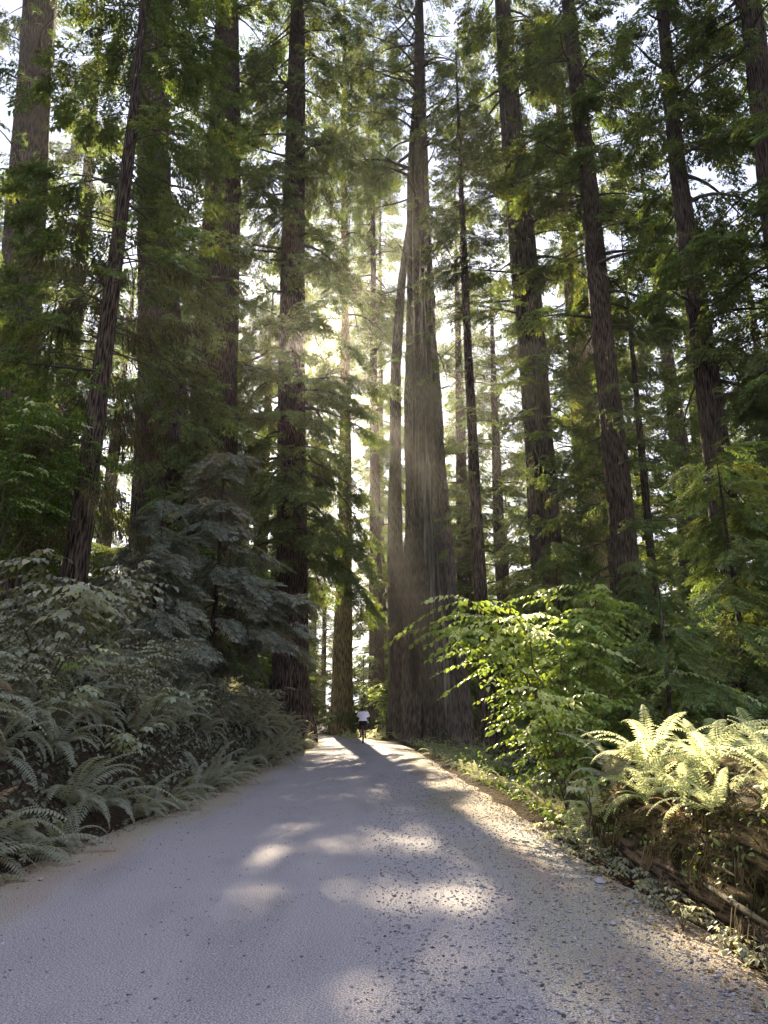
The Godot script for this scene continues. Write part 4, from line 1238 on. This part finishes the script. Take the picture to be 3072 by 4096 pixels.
func make_cyclist(at: Vector3, turn: float) -> void:
	# the rider faces -z
	var t := thing("person", "person in a pale lilac shirt, dark shorts and black helmet riding away", "person", at)
	t.rotation.y = turn
	var bones := []
	var hip := [Vector3(-0.095, 0.96, 0.20), Vector3(0.095, 0.96, 0.20)]
	var knee := [Vector3(-0.125, 0.66, -0.20), Vector3(0.125, 0.62, -0.06)]
	var ankle := [Vector3(-0.12, 0.35, -0.12), Vector3(0.12, 0.33, 0.21)]
	var toe := [Vector3(-0.125, 0.30, -0.27), Vector3(0.125, 0.27, 0.07)]
	var sh := [Vector3(-0.185, 1.40, -0.10), Vector3(0.185, 1.40, -0.10)]
	var el := [Vector3(-0.29, 1.225, -0.21), Vector3(0.29, 1.225, -0.21)]
	var wr := [Vector3(-0.335, 1.0, -0.40), Vector3(0.335, 1.0, -0.40)]
	bones.append([Vector3(-0.07, 0.98, 0.20), Vector3(0.07, 0.98, 0.20), 0.135, 0.135])
	bones.append([Vector3(0, 1.02, 0.18), Vector3(0, 1.20, 0.06), 0.14, 0.145])
	bones.append([Vector3(0, 1.20, 0.06), Vector3(0, 1.36, -0.07), 0.15, 0.13])
	bones.append([Vector3(-0.08, 1.30, -0.02), Vector3(0.08, 1.30, -0.02), 0.13, 0.13])
	bones.append([Vector3(0, 1.40, -0.11), Vector3(0, 1.52, -0.17), 0.062, 0.056])
	bones.append([Vector3(0, 1.60, -0.18), Vector3(0, 1.56, -0.23), 0.088, 0.07])
	bones.append([Vector3(0, 1.585, -0.28), Vector3(0, 1.565, -0.30), 0.016, 0.014])
	for s in 2:
		var sg := -1.0 if s == 0 else 1.0
		bones.append([Vector3(sg * 0.088, 1.60, -0.17), Vector3(sg * 0.092, 1.57, -0.175), 0.02, 0.016])
		bones.append([Vector3(sg * 0.10, 1.40, -0.09), sh[s], 0.075, 0.066])
		bones.append([sh[s], el[s], 0.056, 0.042])
		bones.append([el[s], wr[s], 0.042, 0.028])
		bones.append([hip[s], knee[s], 0.092, 0.06])
		bones.append([knee[s], knee[s].lerp(ankle[s], 0.35), 0.056, 0.06])
		bones.append([knee[s].lerp(ankle[s], 0.35), ankle[s], 0.06, 0.036])
		bones.append([ankle[s], toe[s], 0.036, 0.03])
	nets("body", bones, 0.016, 0.035, "skin", t)
	# clothes
	var shirt := [[Vector3(-0.06, 1.05, 0.19), Vector3(0.06, 1.05, 0.19), 0.152, 0.152], [Vector3(0, 1.04, 0.18), Vector3(0, 1.20, 0.06), 0.16, 0.17], [Vector3(0, 1.20, 0.06), Vector3(0, 1.36, -0.07), 0.17, 0.145], [Vector3(-0.09, 1.31, -0.02), Vector3(0.09, 1.31, -0.02), 0.145, 0.145]]
	var shorts := [[Vector3(-0.07, 0.97, 0.20), Vector3(0.07, 0.97, 0.20), 0.150, 0.150]]
	for s in 2:
		var sg := -1.0 if s == 0 else 1.0
		shirt.append([Vector3(sg * 0.10, 1.40, -0.09), sh[s], 0.09, 0.084])
		shirt.append([sh[s], sh[s].lerp(el[s], 0.62), 0.080, 0.076])
		shorts.append([hip[s], hip[s].lerp(knee[s], 0.82), 0.118, 0.092])
	nets("shirt", shirt, 0.016, 0.03, "shirt", t)
	nets("shorts", shorts, 0.016, 0.03, "shorts", t)
	nets("undershirt_hem", [[Vector3(-0.07, 0.965, 0.225), Vector3(0.07, 0.965, 0.225), 0.148, 0.148]], 0.016, 0.03, "black_cloth", t)
	for s in 2:
		nets("arm_sleeve", [[sh[s].lerp(el[s], 0.6), el[s], 0.058, 0.054], [el[s], wr[s], 0.052, 0.036]], 0.011, 0.02, "black_cloth", t)
		var sg := -1.0 if s == 0 else 1.0
		var w: Vector3 = wr[s]
		var hand := [[w, w + Vector3(sg * 0.012, -0.008, -0.05), 0.03, 0.034]]
		for fi in 4:
			var k0: Vector3 = w + Vector3(sg * (-0.022 + 0.02 * fi), 0.006, -0.075)
			var k1 := k0 + Vector3(0, -0.012, -0.036 + 0.004 * absf(fi - 1.5))
			var k2 := k1 + Vector3(0, -0.034, 0.006)
			hand.append([k0 + Vector3(0, -0.004, 0.035), k0, 0.011, 0.010])
			hand.append([k0, k1, 0.010, 0.0095])
			hand.append([k1, k2, 0.0095, 0.009])
		hand.append([w + Vector3(-sg * 0.018, -0.008, -0.03), w + Vector3(-sg * 0.045, -0.022, -0.06), 0.013, 0.011])
		hand.append([w + Vector3(-sg * 0.045, -0.022, -0.06), w + Vector3(-sg * 0.048, -0.038, -0.085), 0.011, 0.010])
		nets("glove", hand, 0.005, 0.008, "black_cloth", t)
		nets("shoe", [[ankle[s] + Vector3(0, -0.03, 0.03), toe[s], 0.045, 0.038], [toe[s], toe[s] + Vector3(0, 0.0, -0.04), 0.038, 0.032]], 0.011, 0.02, "black_cloth", t)
		nets("sock", [[ankle[s], ankle[s].lerp(knee[s], 0.18), 0.042, 0.046]], 0.011, 0.01, "black_cloth", t)
	var hm := nets("helmet", [[Vector3(-0.025, 1.645, -0.19), Vector3(0.025, 1.645, -0.19), 0.102, 0.102], [Vector3(0, 1.64, -0.14), Vector3(0, 1.64, -0.25), 0.102, 0.095], [Vector3(-0.04, 1.60, -0.13), Vector3(0.04, 1.60, -0.13), 0.07, 0.07]], 0.010, 0.02, "helmet", t)
	var stripe := MB.new()
	stripe.tube([Vector3(0.02, 1.60, -0.055), Vector3(0.02, 1.67, -0.040), Vector3(0.02, 1.725, -0.085)], [0.008, 0.010, 0.006], 6)
	stripe.smooth()
	part("stripe", stripe.mesh(mats.pale_trim), hm)

func bar(pts: Array, r: float, segs := 8) -> MB:
	var b := MB.new()
	var rad := []
	for p in pts: rad.append(r)
	b.tube(pts, rad, segs)
	b.smooth()
	return b

func ring(center: Vector3, R: float, r: float, segs := 40, sides := 8) -> MB:
	var b := MB.new()
	for i in segs:
		var a := TAU * i / segs
		for j in sides:
			var c := TAU * j / sides
			var q := R + r * cos(c)
			b.v.append(center + Vector3(r * sin(c), q * cos(a), q * sin(a)))
	for i in segs:
		for j in sides:
			var i2 := (i + 1) % segs
			var j2 := (j + 1) % sides
			b.idx.append_array(PackedInt32Array([i * sides + j, i * sides + j2, i2 * sides + j, i * sides + j2, i2 * sides + j2, i2 * sides + j]))
	b.smooth()
	if b.n[0].dot(b.v[0] - center) < 0.0:
		for i in b.n.size(): b.n[i] = -b.n[i]
		b.idx.reverse()
	return b

func make_bicycle(at: Vector3, turn: float) -> void:
	var t := thing("bicycle", "dark mountain bicycle ridden by the person in the lilac shirt", "bicycle", at)
	t.rotation.y = turn
	var rear := Vector3(0, 0.345, 0.44)
	var front := Vector3(0, 0.345, -0.66)
	var bb := Vector3(0, 0.31, 0.02)
	var seat := Vector3(0, 0.80, 0.20)
	var head := Vector3(0, 0.88, -0.44)
	var head2 := Vector3(0, 0.76, -0.48)
	var f := MB.new()
	for q in [[bb, seat, 0.017], [seat, head, 0.018], [bb, head2, 0.022], [head, head2, 0.022]]:
		f.tube([q[0], q[1]], [q[2], q[2]], 8)
	for sg in [-1.0, 1.0]:
		f.tube([bb + Vector3(sg * 0.03, 0, 0), rear + Vector3(sg * 0.065, 0, 0)], [0.011, 0.009], 6)
		f.tube([seat + Vector3(sg * 0.015, -0.02, 0), rear + Vector3(sg * 0.065, 0, 0)], [0.010, 0.008], 6)
	f.smooth()
	part("frame", f.mesh(mats.frame_paint), t)
	var fk := MB.new()
	for sg in [-1.0, 1.0]:
		fk.tube([head2 + Vector3(sg * 0.05, -0.02, 0), front + Vector3(sg * 0.06, 0, 0)], [0.018, 0.012], 8)
	fk.tube([head2 + Vector3(-0.06, -0.01, 0), head2 + Vector3(0.06, -0.01, 0)], [0.02, 0.02], 8)
	fk.smooth()
	part("fork", fk.mesh(mats.frame_paint), t)
	for w in [rear, front]:
		var wh := part("wheel", ring(Vector3.ZERO, 0.285, 0.012, 40, 8).mesh(mats.alloy), t, null, Transform3D(Basis(), w))
		part("tyre", ring(Vector3.ZERO, 0.318, 0.027, 48, 10).mesh(mats.rubber), wh)
		part("hub", bar([Vector3(-0.06, 0, 0), Vector3(0.06, 0, 0)], 0.02).mesh(mats.alloy), wh)
		for i in 16:
			var a := TAU * i / 16.0
			part("spoke", bar([Vector3(0.02 * (1 if i % 2 else -1), 0.0, 0.0), Vector3(0, cos(a) * 0.28, sin(a) * 0.28)], 0.0015, 3).mesh(mats.alloy), wh)
	part("seat_post", bar([seat, seat + Vector3(0, 0.12, 0.035)], 0.014).mesh(mats.alloy), t)
	nets("saddle", [[seat + Vector3(-0.05, 0.135, 0.10), seat + Vector3(0.05, 0.135, 0.10), 0.03, 0.03], [seat + Vector3(0, 0.135, 0.08), seat + Vector3(0, 0.13, -0.12), 0.035, 0.018]], 0.010, 0.03, "black_cloth", t)
	part("handlebar", bar([Vector3(-0.37, 0.955, -0.46), Vector3(-0.2, 0.965, -0.48), Vector3(0, 0.93, -0.5), Vector3(0.2, 0.965, -0.48), Vector3(0.37, 0.955, -0.46)], 0.014).mesh(mats.frame_paint), t)
	part("stem", bar([head, Vector3(0, 0.93, -0.5)], 0.018).mesh(mats.frame_paint), t)
	for sg in [-1.0, 1.0]:
		part("grip", bar([Vector3(sg * 0.26, 0.962, -0.473), Vector3(sg * 0.38, 0.955, -0.459)], 0.018).mesh(mats.rubber), t)
		var pz := -0.17 if sg < 0 else 0.17
		part("crank", bar([bb + Vector3(sg * 0.06, 0, 0), bb + Vector3(sg * 0.075, -0.02, pz)], 0.012).mesh(mats.alloy), t)
		var pd := MB.new()
		pd.tube([bb + Vector3(sg * 0.08, -0.025, pz), bb + Vector3(sg * 0.17, -0.025, pz)], [0.022, 0.022], 6)
		pd.smooth()
		part("pedal", pd.mesh(mats.rubber), t)
	part("chainring", ring(bb + Vector3(0.055, 0, 0), 0.08, 0.008, 24, 6).mesh(mats.alloy), t)
	part("rear_reflector", bar([seat + Vector3(-0.02, 0.03, 0.06), seat + Vector3(0.02, 0.03, 0.06)], 0.022, 8).mesh(mats.red_lens), t)

# ------------------------------------------------------------------ all together
func _ready() -> void:
	# camera
	var cam := Camera3D.new()
	cam.name = "camera"
	add_child(cam)
	cam.position = Vector3(0, 1.6, 0)
	cam.rotation_degrees = Vector3(15.2, 0, 0)
	cam.fov = 70.0
	cam.near = 0.1
	cam.far = 900.0
	cam.current = true
	# sun low ahead, a little left of the road
	var sun := DirectionalLight3D.new()
	sun.name = "sun"
	add_child(sun)
	sun.look_at_from_position(Vector3(-0.0875, 0.4766, -0.9067) * 100.0, Vector3.ZERO)
	sun.light_energy = 1.6
	sun.light_color = Color(1.0, 0.93, 0.80)
	sun.light_angular_distance = 0.5
	sun.shadow_enabled = true
	# sky and air
	var sky := ProceduralSkyMaterial.new()
	sky.sky_top_color = Color(0.82, 0.86, 1.0)
	sky.sky_horizon_color = Color(0.92, 0.94, 1.0)
	sky.sky_curve = 0.25
	sky.ground_bottom_color = Color(0.35, 0.35, 0.33)
	sky.ground_horizon_color = Color(0.6, 0.6, 0.6)
	sky.sun_angle_max = 9.0
	sky.sun_curve = 0.12
	var env := Environment.new()
	env.background_mode = Environment.BG_SKY
	env.sky = Sky.new()
	env.sky.sky_material = sky
	env.background_energy_multiplier = 0.27
	env.tonemap_mode = Environment.TONE_MAPPER_LINEAR
	env.tonemap_exposure = 6.0
	env.volumetric_fog_enabled = true
	env.volumetric_fog_density = 0.0003
	env.volumetric_fog_albedo = Color(0.97, 0.96, 0.93)
	env.volumetric_fog_anisotropy = 0.8
	env.sdfgi_enabled = true
	env.ssao_enabled = true
	env.ssil_enabled = true
	var we := WorldEnvironment.new()
	we.name = "environment"
	we.environment = env
	add_child(we)

	bark_noise.noise_type = FastNoiseLite.TYPE_SIMPLEX_SMOOTH
	bark_noise.frequency = 0.06
	bark_noise.fractal_octaves = 3
	land_noise.noise_type = FastNoiseLite.TYPE_SIMPLEX_SMOOTH
	land_noise.frequency = 0.12
	land_noise.fractal_octaves = 3
	make_materials()
	make_foliage_library()
	make_ground()
	make_road()
	print("land ", Time.get_ticks_msec())
	make_redwoods()
	print("redwoods ", Time.get_ticks_msec())
	make_understory()
	make_far_trees()
	print("far ", Time.get_ticks_msec())
	make_log()
	make_ferns()
	make_bushes()
	print("plants ", Time.get_ticks_msec())
	make_cyclist(Vector3(-1.03, ground_y(-1.03, -37.6) + 0.01, -37.6), 0.0)
	make_bicycle(Vector3(-1.03, ground_y(-1.03, -37.6) + 0.01, -37.6), 0.0)
	make_gravel()
	print("copies ", n_copies)
	print("done ", Time.get_ticks_msec())
